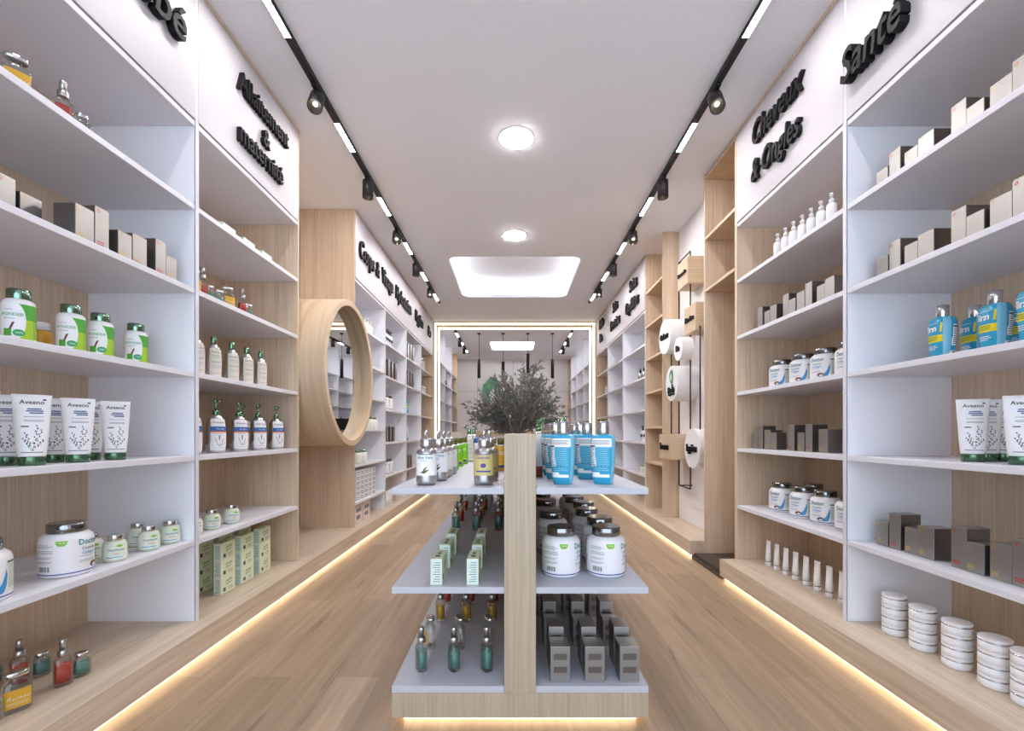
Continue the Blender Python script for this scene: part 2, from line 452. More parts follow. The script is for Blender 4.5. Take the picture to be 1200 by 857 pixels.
# ------------------------------------------------------------------ tracks
def track(x, y0, y1, bars, lab, sgn):
    r = empty('track_light', (x, y0, CEIL), lab, 'track light', 'black ceiling tracks')
    m = MB(); m.box(-.02, .02, 0, y1-y0, -.034, -.0005, 'rail', .002); m.obj('rail', r)
    for a, b in bars:
        m = MB(); m.box(-.0165, .0165, a-y0, b-y0, -.0345, -.030, 'e_bar'); m.obj('light_bar', r)['label'] = 'glowing white bar set in the black rail'
def spot(x, y, tilt, yaw, lab):
    r = empty('track_spotlight', (x, y, CEIL-.036), lab, 'spotlight', 'spotlights on the black tracks')
    m = MB(); m.box(-.016, .016, -.045, .045, -.014, 0, 'rail', .002); m.tube([(0, 0, -.01), (0, 0, -.045)], .008, 'rail'); m.obj('adapter', r)
    R = Matrix.Translation((0, 0, -.085)) @ Matrix.Rotation(yaw, 4, 'Z') @ Matrix.Rotation(tilt, 4, 'X')
    h = MB(); h.rings([(-.085, .043), (-.085, .046), (.062, .046), (.066, .042)], 'rail', 28, bot=False); h.v = [tuple(R @ Vector(p)) for p in h.v]
    hb = h.obj('housing', r)
    h = MB(); h.rings([(-.04, .015), (-.05, .026), (-.084, .0425)], 'reflector', 28, bot=False, top=False); h.v = [tuple(R @ Vector(p)) for p in h.v]; h.obj('reflector', hb, fixn=False)
    h = MB(); h.rings([(-.046, .016), (-.043, .016)], 'e_spot', 24); h.v = [tuple(R @ Vector(p)) for p in h.v]; h.obj('lens', hb)
BARS = [(1.2, 1.55), (2.2, 2.56), (3.27, 3.6), (4.3, 4.65), (5.32, 5.65), (6.3, 6.64), (7.28, 7.63)]
track(-1.268, .95, 7.8, BARS, 'long black ceiling track above the Allaitement side, glowing white bars in it', -1)
track(1.305, .95, 7.8, BARS, 'long black ceiling track above the Cheveux side, glowing white bars in it', 1)
RB = [(10.15, 10.5), (11.15, 11.45), (12.2, 12.5)]
track(-1.268, 9.95, 12.8, RB, 'short black ceiling track beyond the portal, on the round mirror side', -1)
track(1.29, 9.95, 12.8, RB, 'short black ceiling track beyond the portal, on the sign wall side', 1)
for i, y in enumerate((2.93, 3.97, 4.95, 5.93, 6.92)):
    til = 35 if i % 2 == 0 else 0
    for sx, x, side in ((-1, -1.268, 'Allaitement'), (1, 1.305, 'Cheveux')):
        spot(x, y, -math.radians(til), math.radians(-12*sx), f'{ORD[i]} black {"tilted" if til else "upright"} spotlight from the front, on the {side} side ceiling track')
for i, y in enumerate((10.8, 11.8)):
    for x, side in ((-1.268, 'mirror side'), (1.29, 'sign wall side')):
        spot(x, y, 0, 0, f'{ORD[i]} black spotlight on the short track beyond the portal, {side}')

# ------------------------------------------------------------------ benches
def bench(x_out, x_in, y0, y1, lab, face):
    """x_out aisle edge, x_in at the wall"""
    s = 1 if x_out > x_in else -1
    r = empty('plinth_bench', ((x_out+x_in)/2, (y0+y1)/2, 0), lab, 'bench', 'low oak plinth benches'); cx, cy = r.location.x, r.location.y
    m = MB(); m.box(x_out-cx, x_in-cx, y0-cy, y1-cy, .03, BENCH, 'wood_y', .002); m.obj('bench_top', r)
    m = MB(); m.box(x_out-s*.04-cx, x_in-cx, y0+.01-cy, y1-.01-cy, 0, .03, 'tray'); m.obj('recessed_base', r)
    m = MB(); n = 14
    for k in range(n): m.box(x_out-s*.0395-cx, x_out-s*.034-cx, y0+.012+(y1-y0-.024)*k/n-cy, y0+.012+(y1-y0-.024)*(k+1)/n-cy, .003, .027, 'e_warm')
    m.obj('light_strip', r)['label'] = 'warm glowing light strip under the bench edge'
bench(-1.505, -2.195, .15, 9.18, 'long low oak plinth bench under the Allaitement shelves, warm light below', 1)
bench(1.555, 2.255, .15, 3.43, 'short low oak plinth bench under the Cheveux shelves, ending at the dark tray', -1)
bench(1.555, 2.255, 4.0, 9.18, 'long low oak plinth bench running under the hanging sign boxes', -1)
m = MB(); m.box(1.565, 2.2, 3.434, 3.996, 0, .035, 'tray', .004); m.box(1.585, 2.2, 3.44, 3.99, .035, .0495, 'tray', .003)
tag(m.obj('floor_tray'), 'dark bronze floor tray filling the gap between the two oak benches', 'tray')

# ------------------------------------------------------------------ shelving
def unit(name, lab, group, xf, xb, y0, y1, near, far, back, levels=LV, z0=BENCH, fascia=None, boards='white', cat='shelving unit', lowtop=0):
    s = 1 if xb > xf else -1
    cy = (y0+y1)/2
    r = empty(name, (xf, cy, z0), lab, cat, group)
    X = lambda x: x-xf
    Z = lambda z: z-z0
    t = .012
    tf = .02 if far == 'wood' else t
    for (ya, yb, mm) in ((y0, y0+t, near), (y1-tf, y1, far)):
        low = lowtop and not (ya == y0 and lowtop == 2)
        zt = 2.669 if low else CEIL-.002
        m = MB(); m.box(X(xf), X(xb), ya-cy, yb-cy, 0, Z(zt), mm, .001)
        if mm == 'white_in': m.box(X(xf-s*.001), X(xf+s*.004), ya-cy, yb-cy, 0, Z(zt-.0 if low else CEIL-.03), 'white')
        m.obj('side_panel', r)
    m = MB(); m.box(X(xb-s*.012), X(xb), y0+t-cy, y1-tf-cy, 0, Z(CEIL-.002), back); m.obj('back_panel', r)
    for z in levels:
        m = MB(); m.box(X(xf+s*.002), X(xb-s*.013), y0+t+.0005-cy, y1-tf-.0005-cy, Z(z-TH/2), Z(z+TH/2), boards, .0015); m.obj('shelf', r)
    f = None
    if fascia:
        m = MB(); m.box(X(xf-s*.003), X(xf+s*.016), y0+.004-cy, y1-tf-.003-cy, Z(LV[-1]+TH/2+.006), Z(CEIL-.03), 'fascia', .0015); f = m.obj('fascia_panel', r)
        m = MB(); m.box(X(xf-s*.004), X(xf+s*.03), y0-cy, y1-cy, Z(CEIL-.028), Z(CEIL-.002), 'wood'); m.obj('cornice_trim', r)
    return r, f
def letters(f, r, xf, s, items, depth=.026):
    """items: text, y centre, baseline z, size, x stretch, shear; s = +1 for signs facing +x"""
    for (txt, yc, zb, size, sx, sh) in items:
        m = MB()
        def place(u, v, w, yc=yc, zb=zb):
            return (xf+s*(.004+w)-r.location.x, yc+s*u-r.location.y, zb+v-r.location.z)
        text3d(m, txt, size, depth, 'letter', place, bold=size*.012, shear=sh, sx=sx, res=3)
        o = m.obj('lettering', f); o['label'] = 'raised black script letters'

WL = 'shelving units under the sign panels'
r, f = unit('shelving_unit', 'white shelving unit with oak back, under the Bébé letters', WL, XL, XLB, .2, 2.297, 'white_in', 'white_in', 'wood', fascia=True)
letters(f, r, XL, 1, [('Bébé', 1.965, 2.955, .225, .9, .15)], .035)
r, f = unit('shelving_unit', 'oak sided shelving unit under the Allaitement & maternité letters', WL, XL, XLB, 2.2975, 3.392, 'white_in', 'wood', 'wood', fascia=True)
letters(f, r, XL, 1, [('Allaitement', 2.895, 3.085, .165, .74, .0), ('&', 2.90, 2.925, .15, .8, 0), ('maternité', 2.86, 2.79, .165, .76, .0)])
r, f = unit('shelving_unit', 'white shelving unit with oak back, under the Santé letters', WL, XR, XRB, .2, 2.299, 'white_in', 'white_in', 'wood', fascia=True)
letters(f, r, XR, -1, [('Santé', 2.095, 2.83, .22, .74, .2)], .045)
r, f = unit('shelving_unit', 'oak lined shelving unit under the Cheveux & Ongles letters', WL, XR, XRB, 2.2995, 3.43, 'white_in', 'wood', 'wood', fascia=True)
letters(f, r, XR, -1, [('Cheveux', 2.885, 3.08, .215, .70, .2), ('& Ongles', 2.895, 2.835, .21, .68, .2)])
# oak niche unit
unit('niche_unit', 'tall open oak niche over the dark floor tray, beside the Cheveux shelves', None, XR, XRB, 3.4315, 3.9995, 'wood', 'wood', 'wood', [2.345, 2.80, 3.33], z0=.05, boards='wood_x')
# shelves past the round mirror
RL = 'white bays past the round mirror'
YL = [4.58, 5.68, 6.80, 7.90, 9.0]
nm = ['first', 'second', 'third', 'fourth']
for i in range(4):
    lv = LV if i else [.38, .765, 1.135, 1.495, 1.855, 2.215, 2.655]
    unit('shelving_bay', f'{nm[i]} white shelf bay past the round mirror, under the long letter panel', RL, XL, XLB, YL[i]+.0003, YL[i+1], 'wood' if i == 0 else 'white_in', 'wood' if i == 3 else 'white_in', 'white_in' if i < 3 else 'wood', lv, lowtop=1 if i else 2)
def signboard(x, s, y0, y1, items, lab):
    r = empty('sign_board', (x, (y0+y1)/2, 3.0), lab, 'sign', 'long sign boards')
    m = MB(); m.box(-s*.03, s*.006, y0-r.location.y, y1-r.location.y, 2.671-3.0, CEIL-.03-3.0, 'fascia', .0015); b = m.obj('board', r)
    m = MB(); m.box(-s*.03, s*.008, y0-r.location.y, y1-r.location.y, CEIL-.028-3.0, CEIL-.003-3.0, 'wood'); m.obj('cornice_trim', r)
    letters(b, r, x+s*.003, s, items)
signboard(XL+.001, 1, 4.5935, 9.0, [('Corps', 4.90, 2.92, .26, .74, .1), ('&', 5.28, 2.92, .25, .7, .1), ('Visage', 5.70, 2.92, .26, .74, .1), ('Hydratation', 6.55, 2.92, .26, .72, .1), ('Hygiène', 7.62, 2.92, .26, .74, .1), ('Bio', 8.55, 2.92, .26, .8, .1)],
    'long white sign board past the round mirror, Corps & Visage and more words')
RR = 'bays past the hanging sign boxes'
unit('niche_unit', 'narrow open oak niche with many shelves, behind the hanging sign boxes', None, XR, XRB, 5.105, 5.78, 'wood', 'wood', 'wood', [.74, 1.17, 1.60, 2.02, 2.435, 2.864], boards='wood_x')
YR = [5.78, 6.96, 8.08, 9.15]
for i in range(3):
    unit('shelving_bay', f'{nm[i]} white shelf bay past the hanging sign boxes and oak niche', RR, XR, XRB, YR[i]+.0003, YR[i+1], 'white_in', 'wood' if i == 2 else 'white_in', 'white_in' if i < 2 else 'wood', lowtop=1)
signboard(XR-.001, -1, 5.785, 9.15, [('Soins', 6.28, 3.09, .23, .78, .1), ('Capillaires', 6.35, 2.83, .23, .72, .1), ('Soins', 7.37, 3.09, .23, .74, .1), ('Dentaires', 7.40, 2.83, .23, .74, .1), ('Huiles', 8.52, 3.09, .23, .74, .1), ('Bio', 8.60, 2.83, .23, .8, .1)],
    'long white sign board past the sign boxes, Soins Capillaires and more words')
# end strip so the bays die into the portal
# rear room shelving
BK = 'shelf bays beyond the lit portal'
YB = [9.58, 10.69, 11.85, 12.97]
for i in range(3):
    unit('shelving_bay', f'{nm[i]} shelf bay beyond the lit portal, on the round mirror side', BK, XL, XLB, YB[i]+.0003, YB[i+1], 'white_in', 'wood' if i == 2 else 'white_in', 'white_in' if i < 2 else 'wood', z0=0)
YB2 = [9.9, 10.97, 12.15, 13.25]
for i in range(3):
    unit('shelving_bay', f'{nm[i]} shelf bay beyond the lit portal, on the sign wall side', BK, XR, XRB, YB2[i]+.0003, YB2[i+1], 'white_in', 'white_in', 'white_in', z0=0)
unit('niche_unit', 'oak niche at the end of the rear shelves beyond the portal', None, XR, XRB, 13.2505, 13.98, 'wood', 'wood', 'wood', LV, z0=0, boards='wood_x')

# ------------------------------------------------------------------ portal
r = empty('lit_portal', (0, 9.35, 0), 'tall oak portal frame outlined with warm glowing lines, across the rear of the shop', 'portal')
def pbox(name, dims, m, par=r):
    k = MB(); x0, x1, y0, y1, z0, z1 = dims; k.box(x0, x1, y0-9.35, y1-9.35, z0, z1, m); return k.obj(name, par)
PXL, PXR = -1.545, 1.60
for x0, x1, xi, s in ((-2.19, PXL, PXL, 1), (PXR, 2.25, PXR, -1)):
    j = pbox('jamb', (x0, x1, 9.19, 9.56, 0, CEIL-.002), 'wood')
    pbox('light_strip', (xi-s*.047, xi-s*.004, 9.184, 9.19, 0.02, 3.325), 'e_portal', j)
    pbox('light_strip', (xi, xi+s*.004, 9.36, 9.555, 0.02, 3.275), 'e_portal', j)
h = pbox('header', (PXL, PXR, 9.19, 9.56, 3.28, CEIL-.002), 'wood')
pbox('light_strip', (PXL-.04, PXR+.04, 9.184, 9.19, 3.285, 3.327), 'e_portal', h)
pbox('light_strip', (PXL+.004, PXR-.004, 9.36, 9.555, 3.276, 3.28), 'e_portal', h)

# ------------------------------------------------------------------ reception desk and rear wall
r = empty('reception_desk', (0, 10.1, 0), 'pale reception desk with an oak framed front, beyond the lit portal', 'reception desk')
m = MB(); m.box(-1.5, 1.5, -.3, .35, 0, 1.13, 'desk', .004); m.obj('counter_body', r)
m = MB(); m.box(-.87, 1.1, -.34, .3, 1.07, 1.145, 'wood_x', .003); m.box(-.87, -.80, -.34, -.3, 0, 1.07, 'wood'); m.box(1.03, 1.1, -.34, -.3, 0, 1.07, 'wood'); m.obj('front_frame', r)
for x, l in ((-.21, 'black monitor on the reception desk, seen behind the olive tree trunk'), (.8, 'black monitor on the reception desk, at the sign wall end')):
    r = empty('computer_monitor', (x, 9.98, 1.145), l, 'monitor', 'monitors on the desk')
    m = MB(); m.box(-.1, .1, -.06, .08, 0, .012, 'screen', .003); m.tube([(0, .02, .01), (0, .02, .09)], .018, 'screen'); m.obj('stand', r)
    m = MB(); m.box(-.22, .22, -.012, .02, .03, .28, 'screen', .004); m.obj('screen', r)
for i, (x, z0, z1) in enumerate(((-.775, 2.345, 2.775), (-.23, 2.27, 2.72), (.33, 2.46, 2.90), (.885, 2.345, 2.775))):
    r = empty('pendant_lamp', (x, 10.28, CEIL), f'{ORD[i]} slim black pendant lamp over the desk, counted from the mirror side', 'pendant lamp', 'slim pendants over the reception desk')
    m = MB(); m.rings([(-.022, .04), (-.001, .04)], 'black', 20); m.obj('ceiling_rose', r)
    m = MB(); m.tube([(0, 0, -.02), (0, 0, z1-CEIL)], .0055, 'black', 6); m.obj('cord', r)
    m = MB(); m.rings([(z0-CEIL, .034), (z0-CEIL, .037), (z1-CEIL-.004, .037), (z1-CEIL, .02)], 'black', 20); m.obj('lamp_shade', r)
def leafshape(mb, mapf, w, h, depth):
    """leaf of a curved outer blade with a smaller white heart in it"""
    outer = [(.30, 0), (.02, .12), (-.32, .35), (-.47, .62), (-.40, .80), (-.12, .93), (.22, 1.0), (.38, .86), (.46, .62), (.40, .30)]
    inner = [(.12, .30), (-.06, .38), (-.12, .54), (-.02, .68), (.12, .72), (.20, .58), (.19, .42)]
    for pts, d0, d1, m in ((outer, 0, depth, 'leaflogo'), (inner, depth, depth*1.4, 'plas')):
        n = len(pts); vs = [mapf(u*w, v*h, d) for d in (d0, d1) for u, v in pts]
        mb.add(vs, [list(range(n)), list(range(n, 2*n))]+[(i, (i+1) % n, n+(i+1) % n, n+i) for i in range(n)], m)
m = MB(); leafshape(m, lambda u, v, d: (u-.68, 13.999-d, 1.42+v), .62, 1.45, .03)
tag(m.obj('leaf_emblem'), 'green leaf emblem with a white heart on the rear wall behind the tree', 'wall emblem')

# ------------------------------------------------------------------ round mirror in its oak hoop
r = empty('hoop_mirror', (-1.6, 3.985, 1.62), 'large round mirror in a deep oak hoop, standing out from the wall niche', 'mirror')
RA, RZ = .586, .632; n = 96
m = MB(); xs = [(-.19+1.6-1.6, 1.0)]
def ringv(x, k): return [(x, RA*k*math.cos(2*PI*i/n), RZ*k*math.sin(2*PI*i/n)) for i in range(n)]
K = .915
loops = [ringv(-.59, 1), ringv(.186, 1), ringv(.192, .992), ringv(.192, K+.006), ringv(.188, K), ringv(.10, K)]
vs = sum(loops, []); fs = []
for a in range(len(loops)-1):
    for i in range(n): fs.append((a*n+i, a*n+(i+1) % n, (a+1)*n+(i+1) % n, (a+1)*n+i))
m.add(vs, fs, 'wood_ring', True); h = m.obj('hoop', r)
em = h.modifiers.new('edge', 'EDGE_SPLIT'); em.split_angle = math.radians(40)
m = MB(); m.add(ringv(.104, K), [list(range(n))], 'mirror'); m.add(ringv(.09, K), [list(range(n))], 'black')
g = m.obj('mirror_glass', r, fixn=False)

# ------------------------------------------------------------------ sign wall
def signbox(x, y0, y1, z0, z1, words, lab, size):
    r = empty('sign_box', (x, (y0+y1)/2, (z0+z1)/2), lab, 'sign', 'oak box signs'); L = r.location
    m = MB(); m.box(0, 1.858-x, y0-L.y, y1-L.y, z0-L.z, z1-L.z, 'wood_x', .003); b = m.obj('box_body', r)
    m = MB(); text3d(m, words, size, .014, 'letter', lambda u, v, w: (-w, -u, v-size*.3), bold=size*.02, shear=.1, sx=.8); m.obj('lettering', r)
def signdisc(x, y, z, R, words, lab, size, leaf=False, line2=None, back=1.857):
    r = empty('sign_drum', (x, y, z), lab, 'sign', 'white drum signs')
    m = MB(); N = 48; a = [(0, R*math.cos(2*PI*i/N), R*math.sin(2*PI*i/N)) for i in range(N)]; b = [(back-x, p[1], p[2]) for p in a]
    m.add(a+b, [(i, (i+1) % N, N+(i+1) % N, N+i) for i in range(N)], 'plas2', True); m.add(a, [list(range(N))], 'plas'); m.add(b, [list(range(N))], 'plas2'); m.obj('drum', r)
    m = MB(); dz = -.07 if leaf else 0
    text3d(m, words, size, .014, 'letter', lambda u, v, w: (-w-.0005, -u, v-size*.3+dz), bold=size*.02, shear=.08, sx=.8)
    if line2: text3d(m, line2, size*.42, .008, 'letter', lambda u, v, w: (-w-.0005, -u, v-.122), bold=.001, sx=.85)
    m.obj('lettering', r)
    if leaf:
        m = MB(); leafshape(m, lambda u, v, d: (-d-.001, -u, v-.02), .10, .16, .008); m.box(-.009, -.001, -.045, -.01, -.03, -.016, 'letter'); m.obj('leaf_emblem', r)['label'] = 'small green leaf emblem'
signbox(1.686, 4.40, 4.67, 2.556, 2.82, 'Hommes Bio', 'oak box sign reading Hommes Bio, highest on the sign wall', .05)
signbox(1.686, 4.21, 4.485, 2.06, 2.32, 'Bien être', 'oak box sign reading Bien être, second highest on the sign wall', .07)
signbox(1.60, 4.63, 4.99, .83, 1.09, 'homme', 'oak box sign reading homme, lowest on the sign wall', .10)
signdisc(1.60, 4.81, 2.12, .181, 'Cadeaux', 'white drum sign reading Cadeaux', .085)
signdisc(1.60, 4.417, 1.92, .112, 'Bio', 'smallest white drum sign, reading Bio', .08, back=1.711)
signdisc(1.635, 4.70, 1.615, .181, 'Bioelle', 'white drum sign with a green leaf emblem above its words', .085, True, 'Parapharmacie')
signdisc(1.685, 4.29, .958, .186, 'hygiène', 'white drum sign reading hygiène, lowest of the drums', .10)
def rods(pts, lab):
    m = MB()
    for a, b in pts: m.tube([a, b], .0075, 'black', 6)
    tag(m.obj('sign_rod'), lab, 'rod', 'black rods of the sign wall')
X1 = 1.72
def leg(y, *zz): return [((X1, y, a), (X1, y, b)) for a, b in zz]
rods(leg(4.72, (.56, .825), (1.095, 1.428), (1.802, 1.95), (2.285, 2.87))+leg(4.42, (.56, .812), (1.106, 2.055), (2.325, 2.55), (2.825, 2.87))+
     [((X1, 4.72, 2.87), (X1, 4.42, 2.87)), ((X1, 4.42, .56), (X1, 4.72, .56)), ((X1, 4.72, 2.87), (1.857, 4.72, 2.87)), ((X1, 4.72, .56), (1.857, 4.72, .56))],
     'long black rod loop running through the Hommes Bio box and down past the drums')
rods(leg(4.95, (1.096, 1.995)), 'black rod between the Cadeaux drum and the homme box')
rods(leg(4.188, (1.135, 2.085))+[((X1, 4.188, 2.085), (X1, 4.2, 2.085))], 'black rod between the Bien être box and the hygiène drum')

# ------------------------------------------------------------------ island gondola
GX0, GX1, GY0, GY1 = -.457, .508, 1.71, 4.3; PX0, PX1 = -.034, .085
r = empty('display_island', ((GX0+GX1)/2, (GY0+GY1)/2, 0), 'free standing display island of white shelves around a central oak post', 'display island'); L = r.location
def gb(name, x0, x1, y0, y1, z0, z1, m, c=.0015, par=r):
    k = MB(); k.box(x0-L.x, x1-L.x, y0-L.y, y1-L.y, z0, z1, m, c); return k.obj(name, par)
gb('base', GX0, GX1, GY0, GY1, .03, .124, 'wood_pale')
gb('foot', GX0+.045, GX1-.045, GY0+.045, GY1-.045, 0, .03, 'tray')
gb('spine', PX0, PX1, GY0-.004, GY1, .124, 1.097, 'wood_pale')
for z in (.149, .5216, .895):
    gb('shelf', GX0, PX0-.0005, GY0, GY1, z-.0245, z, 'isl'); gb('shelf', PX1+.0005, GX1, GY0, GY1, z-.0245, z, 'isl')
k = MB()
for (x0, x1, y0, y1) in ((GX0+.038, GX1-.038, GY0+.038, GY0+.0445), (GX0+.038, GX0+.0445, GY0+.045, GY1-.045), (GX1-.0445, GX1-.038, GY0+.045, GY1-.045)):
    k.box(x0-L.x, x1-L.x, y0-L.y, y1-L.y, .003, .027, 'e_warm')
k.obj('light_strip', r)['label'] = 'warm glowing light strip under the island base'

# ------------------------------------------------------------------ product prototypes
def build(fn):
    mb = MB(); fn(mb); return mb
def ME(name, fn, fixn=True):
    mb = MB(); fn(mb); return mb.mesh(name, fixn)
def LAB(prof, fn, name='label'):
    mb = MB(); fn(Skin(prof, mb)); return mb.mesh(name, False)

# perfume sprayers and flasks
def glassbody(prof):
    return lambda m: m.rings(prof, 'glass', 24)
SP = [(0, .024, .017, 3), (.004, .027, .02, 3.5), (.095, .027, .02, 3.5), (.104, .022, .016, 3), (.108, .012, .012, 2), (.118, .012, .012, 2)]
SPI = [(.014, .0225, .0155, 3.5), (.08, .0225, .0155, 3.5)]
for nm_, liq in (('red', 'red'), ('teal', 'teal'), ('amber', 'gold')):
    proto('perfume_sprayer' if nm_ == 'red' else f'{nm_}_perfume_sprayer', 'perfume bottle', [
        ('bottle_body', ME('bottle_body', glassbody(SP))),
        ('coloured_fill', ME('coloured_fill', lambda m: m.rings(SPI, liq, 20)), f'{nm_} coloured fill'),
        ('collar', ME('collar', lambda m: m.rings([(.112, .016), (.113, .0165), (.132, .0165), (.134, .014)], 'steel', 20))),
        ('spray_cap', ME('spray_cap', lambda m: m.rings([(.134, .011), (.17, .011), (.173, .009)], 'steel', 18)))])
FL = [(0, .022, .015, 2.5), (.006, .028, .019, 2.5), (.06, .028, .019, 2.5), (.072, .02, .014, 2.2), (.076, .01, .01, 2), (.082, .01, .01, 2)]
proto('teal_flask', 'perfume bottle', [
    ('bottle_body', ME('bottle_body', lambda m: m.rings(FL, 'glass', 24))),
    ('coloured_fill', ME('coloured_fill', lambda m: m.rings([(.012, .0225, .0145, 2.6), (.055, .0225, .0145, 2.6)], 'teal', 20)), 'dark teal fill'),
    ('stopper', ME('stopper', lambda m: m.rings([(.078, .02, .016, 2.5), (.08, .021, .017, 2.5), (.09, .021, .017, 2.5), (.092, .019, .015, 2.5)], 'chrome', 20)))])
GF = [(0, .032, .018, 3), (.006, .038, .022, 3.2), (.088, .038, .022, 3.2), (.104, .026, .017, 2.6), (.11, .013, .013, 2), (.12, .013, .013, 2)]
def gl(S):
    S.rect(0, -.026, .026, .018, .078, 'gold', .0006); S.text(0, 0, .045, 'Rosé', .018, 'cream', shear=.3); S.lines(0, -.018, .018, [.03, .035], 'cream')
proto('golden_flask', 'perfume bottle', [
    ('bottle_body', ME('bottle_body', lambda m: m.rings(GF, 'glass', 28))),
    ('label', LAB(GF, gl), 'golden front label'),
    ('stopper', ME('stopper', lambda m: m.rings([(.118, .029, .017, 2.4), (.121, .032, .019, 2.4), (.132, .032, .019, 2.4), (.135, .029, .016, 2.4)], 'chrome', 24)))])

# green labelled supplement jar
JG = [(0, .038), (.004, .0425), (.012, .0435), (.145, .0435), (.156, .041), (.163, .034)]
def wl(S):
    S.rect(0, -.136, .136, .016, .143, 'paper', .0004, 40)
    n = 16
    # green sector: bounded by a big arc
    for (m, z0, z1) in (('lime', .016, .09), ('green', .09, .143)):
        vs = []; fs = []; q = 10
        for k in range(n+1):
            z = z0+(z1-z0)*k/n; e = -.012+.036*math.sqrt(max(0, 1-((z-.082)/.07)**2))
            vs += [S.pt(0, e+(.085-e)*t/q, z, .0009) for t in range(q+1)]
        for k in range(n):
            for t in range(q): a = k*(q+1)+t; fs.append((a, a+1, a+q+2, a+q+1))
        S.mb.add(vs, fs, m, True)
    S.text(0, -.014, .1, 'WONDER', .0155, 'oval', sx=.9, bold=.0001)
    S.lines(0, -.034, -.004, [.121, .09], 'ink')
    S.ell(0, .006, .042, .016, .012, 'oval'); S.text(0, .006, .039, '100%', .009, 'paper', .0016)
    S.poly(0, [(-.034, .03), (-.012, .03), (-.012, .055), (-.034, .055)], 'green'); S.poly(0, [(-.02, .05), (-.014, .05), (-.004, .078), (-.01, .08)], 'brown')
    S.lines(0, .045, .075, [.03+.008*k for k in range(13)], 'ginkg', .003)
proto('supplement_jar', 'jar', [('jar_body', ME('jar_body', lambda m: m.rings(JG, 'plas', 36))), ('label', LAB(JG, wl), 'white and green wrap label'),
    ('lid', ME('lid', lambda m: m.rings([(.161, .031), (.163, .032), (.196, .032), (.199, .03)], 'dgchrome', 32)), 'dark green mirrored lid')])
OJ = [(0, .031), (.005, .035), (.10, .035), (.11, .03)]
proto('orange_jar', 'jar', [('jar_body', ME('jar_body', lambda m: m.rings(OJ, 'orange', 28))), ('lid', ME('lid', lambda m: m.rings([(.109, .028), (.14, .028), (.143, .026)], 'plas', 28)), 'white lid')])

# big white jar with two faces
JW = [(0, .07), (.005, .076), (.014, .079), (.13, .079), (.146, .075), (.156, .064), (.16, .058)]
def dl(S):
    S.rect(0, -.24, .24, .013, .017, 'navy', .0006, 60)
    S.text(24, .0, .115, 'Doctor', .030, 'teal_ink', sx=.85, bold=.0006)
    S.text(20, .004, .095, 'Coconut', .015, 'teal_ink', bold=.0003); S.text(20, .004, .078, 'Collagen', .015, 'swoosh', bold=.0003)
    S.lines(20, -.03, .035, [.07, .055, .05], 'ink')
    S.poly(-38, [(-.018, .137), (.018, .137), (.016, .125), (.008, .118), (-.008, .118), (-.016, .125)], 'badge')
    S.lines(-75, -.035, .03, [.124, .119, .114, .103, .098, .093, .079, .074, .063, .058], 'ink')
    for k in range(15):
        if k % 4 != 3: S.rect(-75, -.022+k*.0026, -.022+k*.0026+(.0018 if k % 3 else .001), .027, .045, 'dink', .0012, 1)
    # swoosh and coconut
    S.poly(48, [(-.03, .028), (.0, .034), (.018, .055), (.028, .082), (.034, .112), (.036, .08), (.034, .05), (.022, .024), (-.02, .021)], 'swoosh')
    S.ell(48, -.012, .034, .019, .011, 'brown', .0013); S.ell(48, -.01, .03, .012, .006, 'cream', .0017)
    S.rect(95, -.03, .03, .03, .125, 'palepaper', .0008); S.lines(95, -.026, .024, [.04+.007*k for k in range(12)], 'ink', .002); S.rect(95, -.03, .03, .118, .125, 'ink', .0011)
proto('collagen_jar', 'jar', [('jar_body', ME('jar_body', lambda m: m.rings(JW, 'plas', 44))), ('label_print', LAB(JW, dl, 'label_print'), 'printed wrap with barcode and green badge'),
    ('lid', ME('lid', lambda m: m.rings([(.157, .055), (.159, .0575), (.192, .0575), (.196, .054)], 'dchrome', 40)), 'mirrored chrome lid')])

# small pale jar
JP = [(0, .034), (.004, .039), (.012, .041), (.066, .041), (.08, .037), (.086, .028)]
def ol(S):
    S.rect(0, -.075, .075, .012, .072, 'palepaper', .0005, 26); S.text(8, 0, .046, 'Oxytherm', .014, 'teal_ink', sx=.95, bold=.0002)
    S.lines(8, -.012, .02, [.036, .031], 'bandorange'); S.lines(0, -.03, .03, [.018], 'swoosh', .003); S.ell(25, 0, .066, .012, .005, 'badge')
proto('cream_jar', 'jar', [('jar_body', ME('jar_body', lambda m: m.rings(JP, 'pale', 32))), ('label', LAB(JP, ol)), ('lid', ME('lid', lambda m: m.rings([(.084, .026), (.086, .0275), (.108, .0275), (.11, .026)], 'chrome', 28)))])

